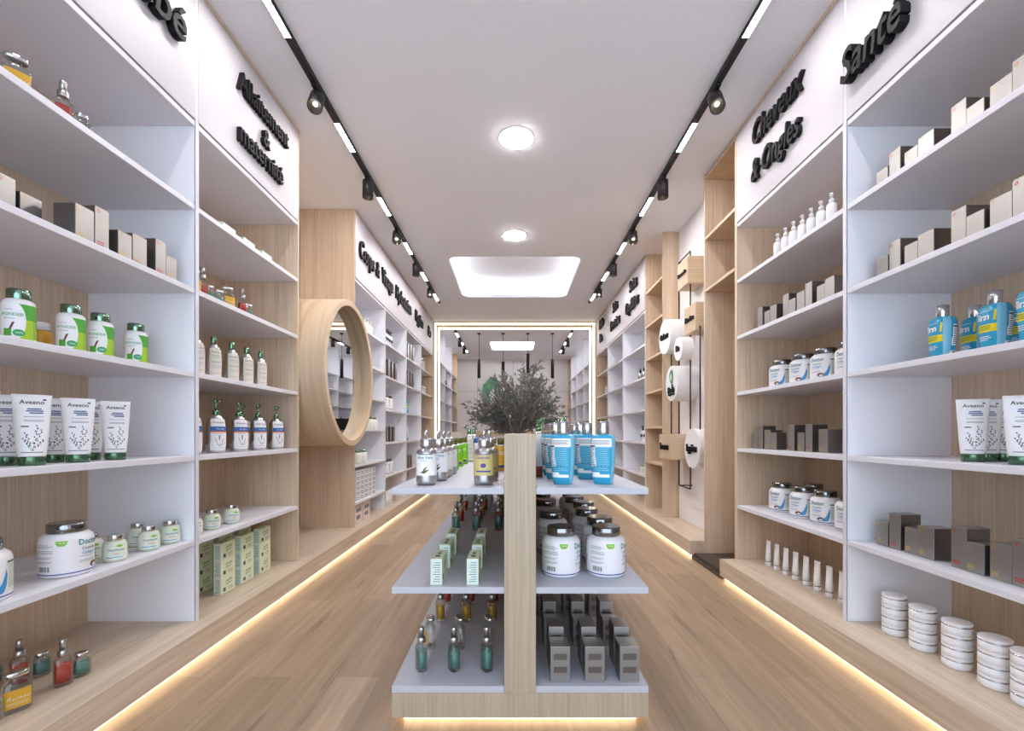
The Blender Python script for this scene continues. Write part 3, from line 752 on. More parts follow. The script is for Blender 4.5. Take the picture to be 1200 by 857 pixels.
# blue slimming bottle
SB = [(0, .036, .028, 2.6), (.004, .038, .03, 2.6), (.03, .042, .033, 2.6), (.10, .048, .038, 2.6), (.17, .049, .039, 2.8), (.19, .046, .036, 2.7), (.198, .038, .03, 2.4), (.2, .02, .02, 2)]
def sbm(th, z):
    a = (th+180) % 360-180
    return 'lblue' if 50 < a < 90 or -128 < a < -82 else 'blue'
def sl(S):
    # front at theta 0
    S.text(0, -.012, .138, 'Slim', .036, 'paper', sx=.85, bold=.0012, shear=.1); S.text(0, .031, .134, '1', .052, 'yellow', bold=.002, shear=.12)
    S.rect(0, -.042, .036, .09, .12, 'yellow', .0008, 12, .004); S.lines(0, -.03, .026, [.112, .105, .098], 'ginkg', .003)
    S.lines(0, -.03, .02, [.072, .065, .058], 'paper', .0025); S.lines(0, -.02, .02, [.17], 'paper', .0015)
    # back at theta 180
    S.rect(180, -.036, .036, .15, .184, 'paper', .0009, 14); S.lines(180, -.03, .03, [.16, .165, .17, .175], 'ink', .002)
    S.lines(180, -.028, .028, [.145-.0075*k for k in range(13)], 'lblue', .0028); S.rect(180, -.028, .026, .028, .04, 'paper', .0007); S.lines(180, -.02, .02, [.07], 'dink', .003)
    # facts panel for the visible side
    S.rect(128, -.024, .022, .07, .16, 'paper', .0009, 10); S.lines(128, -.021, .018, [.075+.008*k for k in range(10)], 'ink', .004); S.rect(128, -.024, .022, .15, .156, 'plum', .0011, 8)
    S.rect(128, -.026, .03, .028, .048, 'paper', .0007, 10); S.rect(128, -.02, -.004, .031, .045, 'plum', .0012, 3)
sb_parts = [('bottle_body', ME('bottle_body', lambda m: m.rings(SB, 'blue', 48, matf=sbm))), ('label_print', LAB(SB, sl, 'label_print')),
    ('cap', ME('cap', lambda m: m.rings([(.199, .0225), (.201, .0235), (.25, .0235), (.252, .022)], 'chrome', 28)), 'chrome cap')]
proto('shampoo_bottle', 'bottle', sb_parts)

# white lavender tube standing on its cap
TB = [(.03, .034, .027), (.036, .036, .029), (.09, .041, .024), (.17, .046, .012), (.232, .049, .004), (.246, .05, .0025)]
def tl(S):
    f = lambda u, z: S.at(math.asin(max(-.98, min(.98, u/(.036+.014*(z-.03)/.216)))), z, .0008)
    def quad(u0, u1, z0, z1, m):
        n = 4; vs = []
        for k in range(n+1): vs += [f(u0+(u1-u0)*k/n, z0), f(u0+(u1-u0)*k/n, z1)]
        S.mb.add(vs, [(2*k, 2*k+2, 2*k+3, 2*k+1) for k in range(n)], m, True)
    vs, fs = text2d('Aveeno', .02, .0003, .0, 2, .95); S.mb.add([f(a, .213+b) for a, b in vs], fs, 'dink')
    quad(.026, .034, .226, .231, 'dink')
    for z, a, b in ((.194, -.012, .022), (.187, -.014, .026), (.18, -.006, .026)): quad(a, b, z, z+.004, 'blue_ink')
    for z in (.168, .156, .152): quad(-.02, .027, z, z+.0015, 'ink')
    quad(-.026, -.008, .133, .137, 'dink')
    for (a, b, c, d) in ((.0, .05, .012, .135), (.0, .05, -.016, .11), (.0, .055, .022, .12), (.0, .05, .026, .085), (-.002, .05, -.02, .09)):
        for k in range(7):
            t = .3+.7*k/6; u, z = a+(c-a)*t, b+(d-b)*t; sg = 1 if k % 2 else -1
            vs = [f(u+sg*.001, z), f(u+sg*.004, z+.002), f(u+sg*.003, z+.006), f(u, z+.004)]; S.mb.add(vs, [(0, 1, 2, 3)], 'dink')
        vs = [f(a-.0006, b), f(a+.0006, b), f(c+.0006, d), f(c-.0006, d)]; S.mb.add(vs, [(0, 1, 2, 3)], 'ink')
    quad(-.028, .026, .044, .047, 'ink'); quad(.012, .02, .07, .078, 'pink')
proto('lotion_tube', 'tube', [('tube_body', ME('tube_body', lambda m: m.rings(TB, 'plas', 32))), ('label_print', LAB(TB, tl, 'label_print')),
    ('cap', ME('cap', lambda m: m.rings([(0, .033, .027), (.002, .035, .029), (.029, .035, .029), (.031, .034, .028)], 'gcap', 28)), 'dark green clear cap')])

# plain silver bottle, cream label, green cap
VB = [(0, .033, .023, 2.6), (.005, .037, .027, 2.8), (.12, .039, .029, 2.8), (.165, .036, .026, 2.6), (.19, .022, .018, 2.2), (.2, .012, .012, 2)]
def vl(S):
    S.rect(0, -.029, .029, .012, .168, 'cream', .0014, 16); S.text(0, 0, .146, 'Aveeno', .013, 'dink', .0021); S.lines(0, -.018, .02, [.13, .12, .095, .09, .07, .06, .03], 'ink', off=.002)
proto('silver_bottle', 'bottle', [('bottle_body', ME('bottle_body', lambda m: m.rings(VB, 'silverp', 72))), ('label', LAB(VB, vl), 'cream front label'),
    ('cap', ME('cap', lambda m: m.rings([(.198, .013), (.2, .0145), (.238, .0145), (.24, .013)], 'gchrome', 22)), 'green mirrored cap')])
PB = [(0, .04, .03, 2.6), (.006, .045, .035, 2.8), (.06, .049, .038, 2.8), (.13, .049, .038, 2.8), (.18, .044, .034, 2.6), (.21, .03, .024, 2.3), (.222, .013, .013, 2)]
def pl(S):
    n = 10
    S.rect(0, -.04, .04, .018, .195, 'paper', .0014, 18); S.rect(0, -.04, .04, .124, .15, 'bandblue', .002, 18); S.rect(0, -.04, .04, .116, .124, 'bandorange', .002, 18)
    S.text(0, 0, .168, 'Aveeno', .017, 'dink', .0022); S.text(0, .004, .133, 'PURE', .011, 'paper', .0026)
    for (c, d) in ((-.014, .09), (.0, .1), (.014, .085), (.02, .06)):
        S.poly(0, [(.0, .035), (.0012, .035), (c+.0015, d), (c-.0012, d)], 'ink', .002)
    S.lines(0, -.02, .022, [.108, .028], 'ink', off=.002)
def pump(m, z, mm, r=.012, h=.085, sp=.04):
    m.rings([(z, r+.004), (z+.02, r+.004), (z+.024, r)], mm, 20); m.rings([(z+.024, .005), (z+h-.02, .005)], mm, 12)
    m.rings([(z+h-.026, r*.8), (z+h-.004, r*.85), (z+h, r*.6)], mm, 18)
    m.tube([(0, 0, z+h-.01), (0, -sp*.6, z+h-.008), (0, -sp, z+h-.018)], .0045, mm, 8)
proto('pump_bottle', 'bottle', [('bottle_body', ME('bottle_body', lambda m: m.rings(PB, 'silverp', 72))), ('label', LAB(PB, pl), 'white label with a blue band'), ('pump', ME('pump', lambda m: pump(m, .22, 'gchrome')), 'green mirrored pump')])
# small white pump
WB = [(0, .023), (.003, .0255), (.08, .0255), (.09, .022), (.094, .012), (.098, .012)]
proto('white_pump_bottle', 'bottle', [('bottle_body', ME('bottle_body', lambda m: m.rings(WB, 'plas', 24))), ('pump', ME('pump', lambda m: pump(m, .096, 'plas2', .009, .056, .024)))])
WB2 = [(0, .028), (.003, .031), (.13, .031), (.145, .026), (.15, .013), (.154, .013)]
def w2(S): S.rect(0, -.02, .02, .06, .1, 'dink', .0006); S.lines(0, -.016, .016, [.04, .045], 'ink', .003)
proto('tall_pump_bottle', 'bottle', [('bottle_body', ME('bottle_body', lambda m: m.rings(WB2, 'plas', 24))), ('label', LAB(WB2, w2)), ('pump', ME('pump', lambda m: pump(m, .152, 'letter', .009, .06, .03)), 'black pump')])

# cartons
def carton(kind, wy, h, dx, cat='box'):
    def body(m):
        m.box(-wy/2, wy/2, -dx/2, dx/2, 0, h, 'carton', .0012)
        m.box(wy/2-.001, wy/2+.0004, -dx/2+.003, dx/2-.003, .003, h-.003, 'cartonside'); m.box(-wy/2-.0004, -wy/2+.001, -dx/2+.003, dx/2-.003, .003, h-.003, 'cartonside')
    def pr(m):
        y = -dx/2-.0006; c = 'rededge' if h > .15 else 'goldink'
        N = 14; cx, cz, ro, ri = -wy/2+.013, h-.016, .0065, .004
        vs = [(cx+R*math.cos(2*PI*k/N), y, cz+R*math.sin(2*PI*k/N)) for R in (ro, ri) for k in range(N)]
        m.add(vs, [(k, (k+1) % N, N+(k+1) % N, N+k) for k in range(N)], c)
        for k in range(4 if h > .15 else 3):
            m.box(-wy/2+.008+k*.008, -wy/2+.013+k*.008, y, y+.0003, .024, .031, c); m.box(-wy/2+.008+k*.008, -wy/2+.014+k*.008, y, y+.0003, .016, .021, c)
        # plain panels on the back
        y = dx/2+.0002
        m.box(-wy/2+.012, wy/2-.012, y, y+.0004, h*.62, h*.8, 'cartonside'); m.box(-wy/2+.012, wy/2-.012, y, y+.0004, h*.25, h*.43, 'cartonside')
    proto(kind, cat, [('box_body', ME('box_body', body)), ('print', ME('print', pr))])
carton('tall_carton', .061, .165, .095); carton('short_carton', .067, .116, .07); carton('wide_carton', .075, .135, .085)
def gcar(m):
    m.box(-.0675, .0675, -.0225, .0225, 0, .0995, 'gcarton', .0012); m.box(-.068, -.0665, -.0205, .0205, .003, .0965, 'gcarton2'); m.box(.0665, .068, -.0205, .0205, .003, .0965, 'gcarton2')
def gpr(m):
    for y, s in ((-.0229, 1), (.0229, -1)):
        vs, fs = text2d('Herbal', .022, .0004, .3, 2); m.add([(s*(a+.004), y, .064+b*1.0+a*.12) for a, b in vs], fs, 'ginkg')
        vs, fs = text2d('Essence', .017, .0004, .3, 2); m.add([(s*(a+.004), y, .048+b+a*.12) for a, b in vs], fs, 'ginkg')
        m.box(s*-.046, s*-.024, y, y+s*.0003, .012, .034, 'plum')
        for k in range(4): m.box(s*.0, s*(.045-.006*(k % 2)), y, y+s*.0003, .014+.006*k, .0155+.006*k, 'ink')
    for k in range(9): m.box(-.0685, -.068, -.015, .013-.004*(k % 3), .012+.009*k, .0145+.009*k, 'ink')
    m.box(-.036, -.016, -.008, .008, .0996, .1, 'plum'); m.box(.0, .03, -.006, .006, .0996, .1, 'ginkg')
proto('herbal_carton', 'box', [('box_body', ME('box_body', gcar)), ('print', ME('print', gpr))])
def soap(m): m.box(-.06, .06, -.035, .035, 0, .056, 'gcarton2', .0012)
def sopr(m):
    vs, fs = text2d('Savon', .02, .0003, .3, 2); m.add([(a, -.0354, .026+b) for a, b in vs], fs, 'ginkg'); m.box(-.05, .05, -.0356, -.0352, .008, .014, 'ginkg')
proto('soap_box', 'box', [('box_body', ME('box_body', soap)), ('print', ME('print', sopr))])
# tins
proto('balm_tin', 'tin', [('tin_body', ME('tin_body', lambda m: m.rings([(0, .045), (.002, .0475), (.0305, .0475)], 'plas', 36))),
    ('metal_band', ME('metal_band', lambda m: m.rings([(.0305, .0477), (.0355, .0477)], 'chrome', 36)), 'thin chrome band'),
    ('lid', ME('lid', lambda m: m.rings([(.0355, .0472), (.0362, .0478), (.0445, .0478), (.0455, .0465)], 'plas', 36)))])
# small white tube
proto('hand_cream_tube', 'tube', [('tube_body', ME('tube_body', lambda m: m.rings([(.031, .0195, .0195), (.06, .0205, .018), (.12, .021, .010), (.165, .0215, .003), (.178, .022, .0018)], 'plas', 24))),
    ('cap', ME('cap', lambda m: m.rings([(0, .019), (.002, .021), (.026, .021), (.028, .02)], 'plas2', 24))), ('ring', ME('ring', lambda m: m.rings([(.027, .0198), (.032, .0198)], 'dchrome', 24)), 'thin dark ring')])
# aloe pump
AB = [(0, .032), (.004, .038), (.014, .04), (.12, .04), (.138, .036), (.146, .02), (.152, .017)]
def al(lab, ink, word, band):
    def f(S):
        S.rect(0, -.095, .095, .038, .124, lab, .0006, 30); S.text(0, 0, .104, word, .0165, ink, bold=.0002, sx=.9); S.lines(0, -.014, .014, [.096], 'ink')
        if band: S.ell(0, 0, .078, .012, .009, 'purple'); S.rect(0, -.03, .03, .052, .058, 'purple', .0011); S.ell(0, .018, .075, .006, .006, 'tan', .0012)
        else:
            S.poly(0, [(-.02, .05), (.0, .046), (.018, .062), (.004, .06)], 'olive'); S.poly(0, [(-.012, .05), (.002, .06), (.012, .078), (-.002, .066)], 'brown')
        S.rect(0, -.03, .03, .12, .123, 'olive' if not band else 'purple', .0011)
    return f
for k_, lab, ink, word, band in (('aloe_pump_bottle', 'paper', 'teal_ink', 'Aloe Vera', 0), ('lavender_pump_bottle', 'tan', 'purple', 'Lavender', 1)):
    proto(k_, 'bottle', [('bottle_body', ME('bottle_body', lambda m: m.rings(AB, 'steel', 36))), ('label', LAB(AB, al(lab, ink, word, band))),
        ('pump', ME('pump', lambda m: (m.rings([(.15, .024), (.152, .025), (.18, .025), (.183, .022)], 'chrome', 28), m.rings([(.183, .007), (.214, .007), (.217, .005)], 'chrome', 14), m.tube([(0, 0, .205), (0, -.026, .206), (0, -.03, .198)], .0045, 'chrome', 8))), 'chrome pump')])
for k_, bod, lb in (('green_tube', 'gtube', 'yellow'), ('yellow_tube', 'amber', 'purple')):
    GT = [(0, .026, .02), (.004, .028, .022), (.02, .029, .023), (.13, .027, .022), (.137, .025, .02)]
    def gtl(S, lb=lb): S.rect(0, -.018, .018, .016, .03, 'purple', .0007); S.rect(0, -.022, .022, .034, .04, 'yellow', .0007); S.lines(0, -.016, .016, [.09, .1], 'paper', .004)
    proto(k_, 'tube', [('tube_body', ME('tube_body', lambda m: m.rings(GT, bod, 28))), ('label_print', LAB(GT, gtl, 'label_print')), ('shoulder', ME('shoulder', lambda m: m.rings([(.136, .0255, .0205), (.142, .025, .02)], 'plas', 28))),
        ('cap', ME('cap', lambda m: m.rings([(.142, .022, .019), (.174, .022, .019), (.176, .02, .017)], 'olive', 28)), 'olive green cap')])
# white and brown tube (island), white jar with blue lid
proto('brown_tipped_tube', 'tube', [('tube_body', ME('tube_body', lambda m: m.rings([(0, .024, .02), (.05, .026, .018)], 'brown', 24))), ('upper_sleeve', ME('upper_sleeve', lambda m: m.rings([(.05, .026, .018), (.16, .029, .007), (.2, .03, .003)], 'plas2', 24)))])
proto('blue_lid_jar', 'jar', [('jar_body', ME('jar_body', lambda m: m.rings([(0, .04), (.005, .045), (.12, .045), (.13, .04)], 'plas', 28))), ('lid', ME('lid', lambda m: m.rings([(.13, .038), (.166, .038), (.168, .036)], 'bandblue', 28)))])
# small far stock pieces
def boxp(kind, w, d, h, m1, m2=None, cat='box'):
    parts = [('box_body', ME('box_body', lambda m: m.box(-w/2, w/2, -d/2, d/2, 0, h, m1, .001)))]
    if m2: parts.append(('print', ME('print', lambda m: (m.box(-w*.35, w*.35, -d/2-.0004, -d/2, h*.55, h*.75, m2), m.box(-w*.3, w*.2, -d/2-.0004, -d/2, h*.2, h*.4, m2)))))
    proto(kind, cat, parts)
boxp('white_flat_box', .1, .12, .052, 'plas2', 'ink'); boxp('pink_carton', .23, .18, .21, 'pink', 'ink'); boxp('white_carton', .12, .1, .12, 'plas', 'ink')
proto('black_lid_jar', 'jar', [('jar_body', ME('jar_body', lambda m: m.rings([(0, .05), (.006, .056), (.1, .056), (.115, .048)], 'palepaper', 24))), ('lid', ME('lid', lambda m: m.rings([(.115, .042), (.14, .042)], 'dgchrome', 24)), 'dark lid')])
proto('dropper_bottle', 'bottle', [('bottle_body', ME('bottle_body', lambda m: m.rings([(0, .03), (.09, .032), (.105, .014)], 'steel', 20))), ('dropper', ME('dropper', lambda m: m.rings([(.105, .014), (.14, .013), (.15, .007), (.17, .006)], 'letter', 16)), 'black dropper')])
proto('slender_white_tube', 'tube', [('tube_body', ME('tube_body', lambda m: m.rings([(.03, .026), (.16, .026, .012), (.24, .028, .003)], 'plas', 20))), ('cap', ME('cap', lambda m: m.rings([(0, .026), (.03, .026)], 'dchrome', 20)))])
proto('green_pump_bottle', 'bottle', [('bottle_body', ME('bottle_body', lambda m: m.rings([(0, .026), (.006, .03), (.16, .03), (.175, .014), (.19, .014)], 'gtube', 24))), ('pump', ME('pump', lambda m: pump(m, .188, 'letter', .009, .055, .03)))])

# ------------------------------------------------------------------ stock the shelves
FX = 90   # products on the +x facing side look along +x
R_ = math.radians
U1, U2, U3, U4 = 'Bébé unit', 'Allaitement unit', 'Santé unit', 'Cheveux unit'
SH = ['bench', 'lowest shelf', 'second shelf up', 'third shelf up', 'fourth shelf up', 'top shelf']
def W(i, u): return f'{SH[i]}, {u}' if i else f'oak bench below the {u}'
def perf(i, u, seq, s=1):
    for kind, x, y in seq:
        d = {'red': ('perfume_sprayer', 'red perfume sprayer'), 'teal': ('teal_flask', 'small teal perfume flask'), 'gold': ('golden_flask', 'round shouldered golden flask')}[kind]
        row = 'back row' if abs(x) > 1.78 else None
        put(d[0], (x, y, top(i)), R_(58), d[1], W(i, u), f'perfumes, {W(i, u)}', row=row)
for i in (0, 5):
    perf(i, U1, [('gold', -1.694, 1.551), ('red', -1.69, 1.708), ('teal', -1.684, 1.775), ('teal', -1.70, 1.475), ('red', -1.845, 1.70), ('teal', -1.84, 1.775), ('teal', -1.945, 1.70), ('red', -1.95, 1.63)])
perf(4, U2, [('gold', -1.69, 2.40), ('red', -1.69, 2.475), ('teal', -1.69, 2.53), ('teal', -1.69, 2.615), ('gold', -1.69, 2.694), ('red', -1.69, 2.838), ('teal', -1.69, 2.905)])
def cartons(i, u, sgn, xf, seq):
    for kind, y0, y1 in seq:
        k = {'t': ('tall_carton', 'tall silver carton'), 's': ('short_carton', 'short silver carton'), 'w': ('wide_carton', 'wide silver carton')}[kind]
        dx = {'t': .095, 's': .07, 'w': .085}[kind]
        put(k[0], (xf-sgn*dx/2, (y0+y1)/2, top(i)), R_(90 if sgn > 0 else -90), k[1], W(i, u), f'silver cartons, {W(i, u)}')
cartons(4, U1, 1, -1.635, [('w', 1.70, 1.776), ('t', 1.78, 1.84), ('s', 1.884, 1.951), ('w', 1.957, 2.03), ('t', 2.084, 2.14), ('s', 2.146, 2.21)])
cartons(4, U1, 1, -1.755, [('w', 1.62, 1.695), ('t', 1.545, 1.605)])
RS = [('s', 1.50, 1.56), ('t', 1.55, 1.611), ('w', 1.612, 1.688), ('s', 1.71, 1.774), ('t', 1.776, 1.837), ('w', 1.913, 1.987), ('s', 1.99, 2.055), ('t', 2.079, 2.139), ('s', 2.147, 2.215)][1:]
for i in (1, 4, 5): cartons(i, U3, -1, 1.767, RS)
cartons(4, U4, -1, 1.75, [('w', 2.482, 2.557), ('s', 2.558, 2.625), ('t', 2.665, 2.731), ('w', 2.735, 2.812), ('s', 2.825, 2.89), ('t', 2.893, 2.954), ('w', 3.026, 3.104), ('s', 3.107, 3.172), ('t', 3.20, 3.26)])
cartons(2, U4, -1, 1.767, [('w', 2.545, 2.648), ('t', 2.694, 2.751), ('s', 2.76, 2.834), ('t', 2.86, 2.93), ('s', 3.057, 3.127), ('w', 3.13, 3.205), ('t', 3.228, 3.285), ('s', 3.295, 3.366)])
# Bébé unit
for y in (1.615, 1.806, 1.935, 2.117): put('supplement_jar', (-1.755, y, top(3)), R_(40), 'white and green jar with dark green lid', W(3, U1), 'green label jars')
for y in (1.70, 1.86): put('orange_jar', (-1.93, y, top(3)), 0, 'small orange jar', W(3, U1), 'orange jars', row='behind the green jars')
for y in (1.42, 1.584, 1.752, 1.916): put('lotion_tube', (-1.675, y, top(2)), R_(50), 'white lotion tube on green cap', W(2, U1), 'white lotion tubes', row='front row')
for y in (1.584, 1.745, 1.90): put('lotion_tube', (-1.768, y, top(2)), R_(50), 'white lotion tube on green cap', W(2, U1), 'white lotion tubes', row='back row')
put('collagen_jar', (-1.712, 1.745, top(1)), R_(72), 'large white jar with chrome lid and barcode', W(1, U1), 'large white jars')
put('collagen_jar', (-1.71, 1.45, top(1)), R_(30), 'large white jar cut by the photo edge', W(1, U1), 'large white jars')
for x, y, row in ((-1.685, 1.925, 'front row'), (-1.685, 2.105, 'front row'), (-1.685, 2.235, 'front row'), (-1.80, 1.94, 'back row'), (-1.79, 2.17, 'back row')):
    put('cream_jar', (x, y, top(1)), R_(38), 'small pale green cream jar', W(1, U1), 'pale green cream jars', row=row)
# Allaitement unit
for k, y0 in enumerate((2.584, 2.785, 2.99)): put('soap_box', (-1.65-.035, y0+.063, top(5)), R_(90), 'mint green soap box', W(5, U2), 'soap boxes')
for y in (2.44, 2.58, 2.745, 2.90, 3.058): put('silver_bottle', (-1.70, y, top(3)), R_(62), 'silver bottle with green cap and cream label', W(3, U2), 'silver bottles')
for y in (2.40, 2.60, 2.817, 3.03, 3.262): put('pump_bottle', (-1.70, y, top(2)), R_(60), 'silver pump bottle, white label, blue band', W(2, U2), 'silver pump bottles')
put('pump_bottle', (-1.82, 3.06, top(2)), R_(60), 'silver pump bottle, white label, blue band', W(2, U2), 'silver pump bottles', row='back row')
for y in (2.405, 2.552, 2.73): put('cream_jar', (-1.69, y, top(1)), R_(40), 'small pale green cream jar', W(1, U2), 'pale green cream jars')
for c, y0 in enumerate((2.652, 2.851, 3.058)):
    for rw, x in (('front row', -1.703), ('back row', -1.84)):
        for k, nmz in enumerate(('bottom', 'middle', 'top')):
            put('herbal_carton', (x-.0225, y0+.0675, BENCH+k*.1), R_(90), f'pale green herbal carton, {nmz} of its stack', f'bench, {U2}', 'pale green carton stacks', row=rw)
# Santé unit
for x, y, row in ((1.885, 2.0, 'front row'), (1.90, 1.794, 'front row'), (1.84, 1.60, 'front row'), (2.03, 2.0, 'back row'), (2.05, 1.83, 'back row')):
    put('shampoo_bottle', (x, y, top(3)), R_(-98), 'sky blue bottle with chrome cap', W(3, U3), 'sky blue bottles', row=row)
for x, y, row in ((1.807, 1.79, 'front row'), (1.80, 1.61, 'front row'), (1.885, 1.815, 'back row'), (1.955, 1.81, 'against the back')):
    put('lotion_tube', (x, y, top(2)), R_(-32), 'white lotion tube on green cap', W(2, U3), 'white lotion tubes', row=row)
for c, y in enumerate((2.15, 2.0, 1.846, 1.70, 1.585)):
    st = ['the stack beside the white upright', 'the second stack from the upright', 'the third stack from the upright', 'the fourth stack from the upright', 'the stack cut by the photo edge'][c]
    for k, nmz in enumerate(('bottom', 'second lowest', 'second highest', 'top')):
        put('balm_tin', (1.80, y, BENCH+k*.0457), 0, f'{nmz} white balm tin', f'{st}, {U3}', 'white balm tins')
# Cheveux unit
for k in range(7): put('white_pump_bottle', (1.722, 2.462+.083*k, top(5)), R_(-60), 'small white pump bottle', W(5, U4), 'small white pump bottles')
for i in (3, 1):
    for y in (2.50, 2.71, 2.917, 3.15): put('collagen_jar', (1.86, y, top(i)), R_(-92), 'large white jar with chrome lid', W(i, U4), 'large white jars')
put('collagen_jar', (2.03, 3.08, top(1)), R_(-92), 'large white jar with chrome lid', W(1, U4), 'large white jars', row='back row')
for k in range(8): put('hand_cream_tube', (1.823, 2.52+.1045*k, BENCH), R_(-80), 'small white tube with dark ring', f'oak bench, {U4}', 'small white tubes')

# island
IT, IM, IB = 'island top shelf', 'island middle shelf', 'island bottom shelf'
zt, zm, zb = .895, .5216, .149
for x, y in ((-.347, 1.82), (-.325, 1.98), (-.325, 2.14), (-.325, 2.30)): put('aloe_pump_bottle', (x, y, zt), 0, 'silver pump bottle with white aloe label', IT, 'aloe pump bottles')
for x, y in ((-.335, 2.56), (-.335, 2.80), (-.33, 3.04)): put('green_tube', (x, y, zt), 0, 'bright green tube with olive cap', IT, 'bright green tubes')
for x, y in ((-.1175, 1.82), (-.105, 1.99)): put('lavender_pump_bottle', (x, y, zt), 0, 'pump bottle with tan lavender label', IT, 'lavender pump bottles')
for x, y in ((-.125, 2.50), (-.065, 2.50), (-.125, 2.75), (-.065, 2.75)): put('yellow_tube', (x, y, zt), 0, 'amber yellow tube with olive cap', IT, 'amber tubes', row='beside the post' if x > -.09 else 'one step from the post')
for x, n_ in ((-.28, 'outermost'), (-.185, 'middle'), (-.085, 'beside the post')): put('blue_lid_jar', (x, 3.5, zt), 0, f'white jar with blue lid, {n_}', 'rear end of the island top shelf', 'blue lid jars')
for x, y in ((-.32, 3.3), (-.33, 3.8)): put('silver_bottle', (x, y, zt), 0, 'silver bottle with green cap', IT, 'silver bottles on the island')
for y, x in ((1.845, .2016), (2.06, .19), (2.24, .188), (2.42, .186), (2.6, .184)): put('shampoo_bottle', (x, y, zt), R_(158), 'sky blue bottle turned backwards', IT, 'sky blue bottles on the island', row='row by the post')
for y, x in ((1.85, .365), (2.05, .332), (2.25, .33), (2.45, .33)): put('shampoo_bottle', (x, y, zt), R_(158), 'sky blue bottle turned backwards', IT, 'sky blue bottles on the island', row='outer row')
for x, y in ((.118, 2.14), (.118, 2.33)): put('brown_tipped_tube', (x, y, zt), R_(60), 'white tube with brown tip', IT, 'brown tipped tubes')
for x in (.19, .33):
    for y in (2.9, 3.12, 3.34, 3.56): put('pump_bottle', (x, y, zt), 0, 'silver pump bottle with green pump', IT, 'green pump bottles on the island', row='row by the post' if x < .25 else 'outer row')
for y in (1.80, 2.02, 2.23):
    for x, rw in ((-.2935, 'outer row'), (-.155, 'row by the post')): put('herbal_carton', (x, y, zm), R_(90), 'pale green herbal carton', IM, 'pale green cartons on the island', row=rw)
for x, rw in ((-.35, 'outer row'), (-.215, 'middle row'), (-.083, 'row by the post')):
    for y, kd, ds in ((2.72, 'teal_perfume_sprayer', 'teal perfume sprayer'), (2.92, 'perfume_sprayer', 'red perfume sprayer'), (3.12, 'amber_perfume_sprayer', 'amber perfume sprayer'), (3.34, 'perfume_sprayer', 'red perfume sprayer')):
        put(kd, (x+random.uniform(-.01, .01), y, zm), R_(-50), ds, IM, 'perfumes on the island middle shelf', row=rw)
    for y in (3.6, 3.85): put('tall_carton', (x, y, zm), 0, 'tall silver carton', IM, 'silver cartons on the island middle shelf', scale=1.4, row=rw)
    for y, kd, ds in ((1.83, 'teal_perfume_sprayer', 'teal perfume sprayer'), (2.03, 'golden_flask', 'round shouldered golden flask'), (2.31, 'amber_perfume_sprayer', 'amber perfume sprayer'), (2.55, 'perfume_sprayer', 'red perfume sprayer')):
        xx = x-.02 if rw == 'outer row' else x-.024
        put(kd, (xx, y, zb), R_(-55 if kd != 'golden_flask' else -70), ds, IB, 'perfumes on the island bottom shelf', row=rw)
    for y in (2.8, 3.05): put('tall_carton', (x, y, zb), 0, 'tall silver carton', IB, 'silver cartons on the island bottom shelf', scale=1.15, row=rw+' behind the perfumes')
for y, x in ((1.885, .198), (2.26, .19), (2.64, .19), (3.0, .19)): put('collagen_jar', (x, y, zm), R_(40), 'large white jar with chrome lid', IM, 'large white jars on the island', row='row by the post')
for y, x in ((1.885, .3835), (2.09, .396), (2.33, .375), (2.55, .393), (2.76, .37), (3.0, .38)): put('collagen_jar', (x, y, zm), R_(40), 'large white jar with chrome lid', IM, 'large white jars on the island', row='outer row')
for x, rw in ((.18, 'row by the post'), (.312, 'middle row'), (.445, 'outer row')):
    for kd, ds, y, dx in (('wide_carton', 'wide silver carton', 1.782, 0), ('tall_carton', 'tall silver carton', 1.894, -.012), ('short_carton', 'short silver carton', 2.07, -.02), ('tall_carton', 'tall silver carton', 2.17, -.022), ('wide_carton', 'wide silver carton', 2.40, -.03), ('tall_carton', 'tall silver carton', 2.51, -.03)):
        put(kd, (x+dx*.5, y, zb), R_(180), ds, IB, 'silver cartons on the island bottom shelf', row=rw)
for x, n_ in ((.23, 'nearer the post'), (.36, 'farther from the post')): put('amber_perfume_sprayer', (x, 2.8, zb), 0, f'amber perfume sprayer, {n_}, behind the silver cartons', IB, 'perfumes on the island bottom shelf')

# bays past the round mirror
def bay(k): return f'{nm[k]} bay past the round mirror'
lv1 = [BENCH]+[z+TH/2 for z in (.38, .765, 1.135, 1.495, 1.855, 2.215)]
def rowL(kind, desc, k, i, ys, x=-1.67, rz=60, zz=None, row=None, scale=1.0):
    for y in ys: put(kind, (x, y, (zz if zz is not None else top(i))), R_(rz), desc, W(i, bay(k)) if not (k == 0) else f'{["oak bench", "lowest shelf", "second shelf up", "third shelf up", "fourth shelf up", "fifth shelf up", "top shelf"][i]}, {bay(k)}', f'{desc} in the {bay(k)}', scale, row)
rowL('white_pump_bottle', 'small white pump bottle', 0, 6, (5.1, 5.2, 5.3), zz=lv1[6], scale=1.2)
rowL('black_lid_jar', 'pale jar with dark lid', 0, 3, (5.12, 5.26, 5.4), zz=lv1[3])
rowL('black_lid_jar', 'pale jar with dark lid', 0, 2, (4.85, 5.02), zz=lv1[2])
for c in range(5):
    for h in range(6): rowL('white_flat_box', f'white flat box, {["bottom", "second", "third", "fourth", "fifth", "top"][h]} layer', 0, 1, (4.75+.135*c,), x=-1.68, rz=90, zz=lv1[1]+h*.0527)
rowL('pink_carton', 'pale pink carton', 0, 0, (4.8, 5.06), x=-1.72, rz=90, zz=BENCH)
for j, yy in enumerate((5.78, 5.87, 5.96, 6.05, 6.14)): rowL('tall_pump_bottle', 'tall white pump bottle', 1, 5, (yy,), x=-1.66)
rowL('tall_carton', 'tall silver carton', 1, 4, (5.88, 6.05, 6.22), x=-1.665, rz=90, scale=1.35)
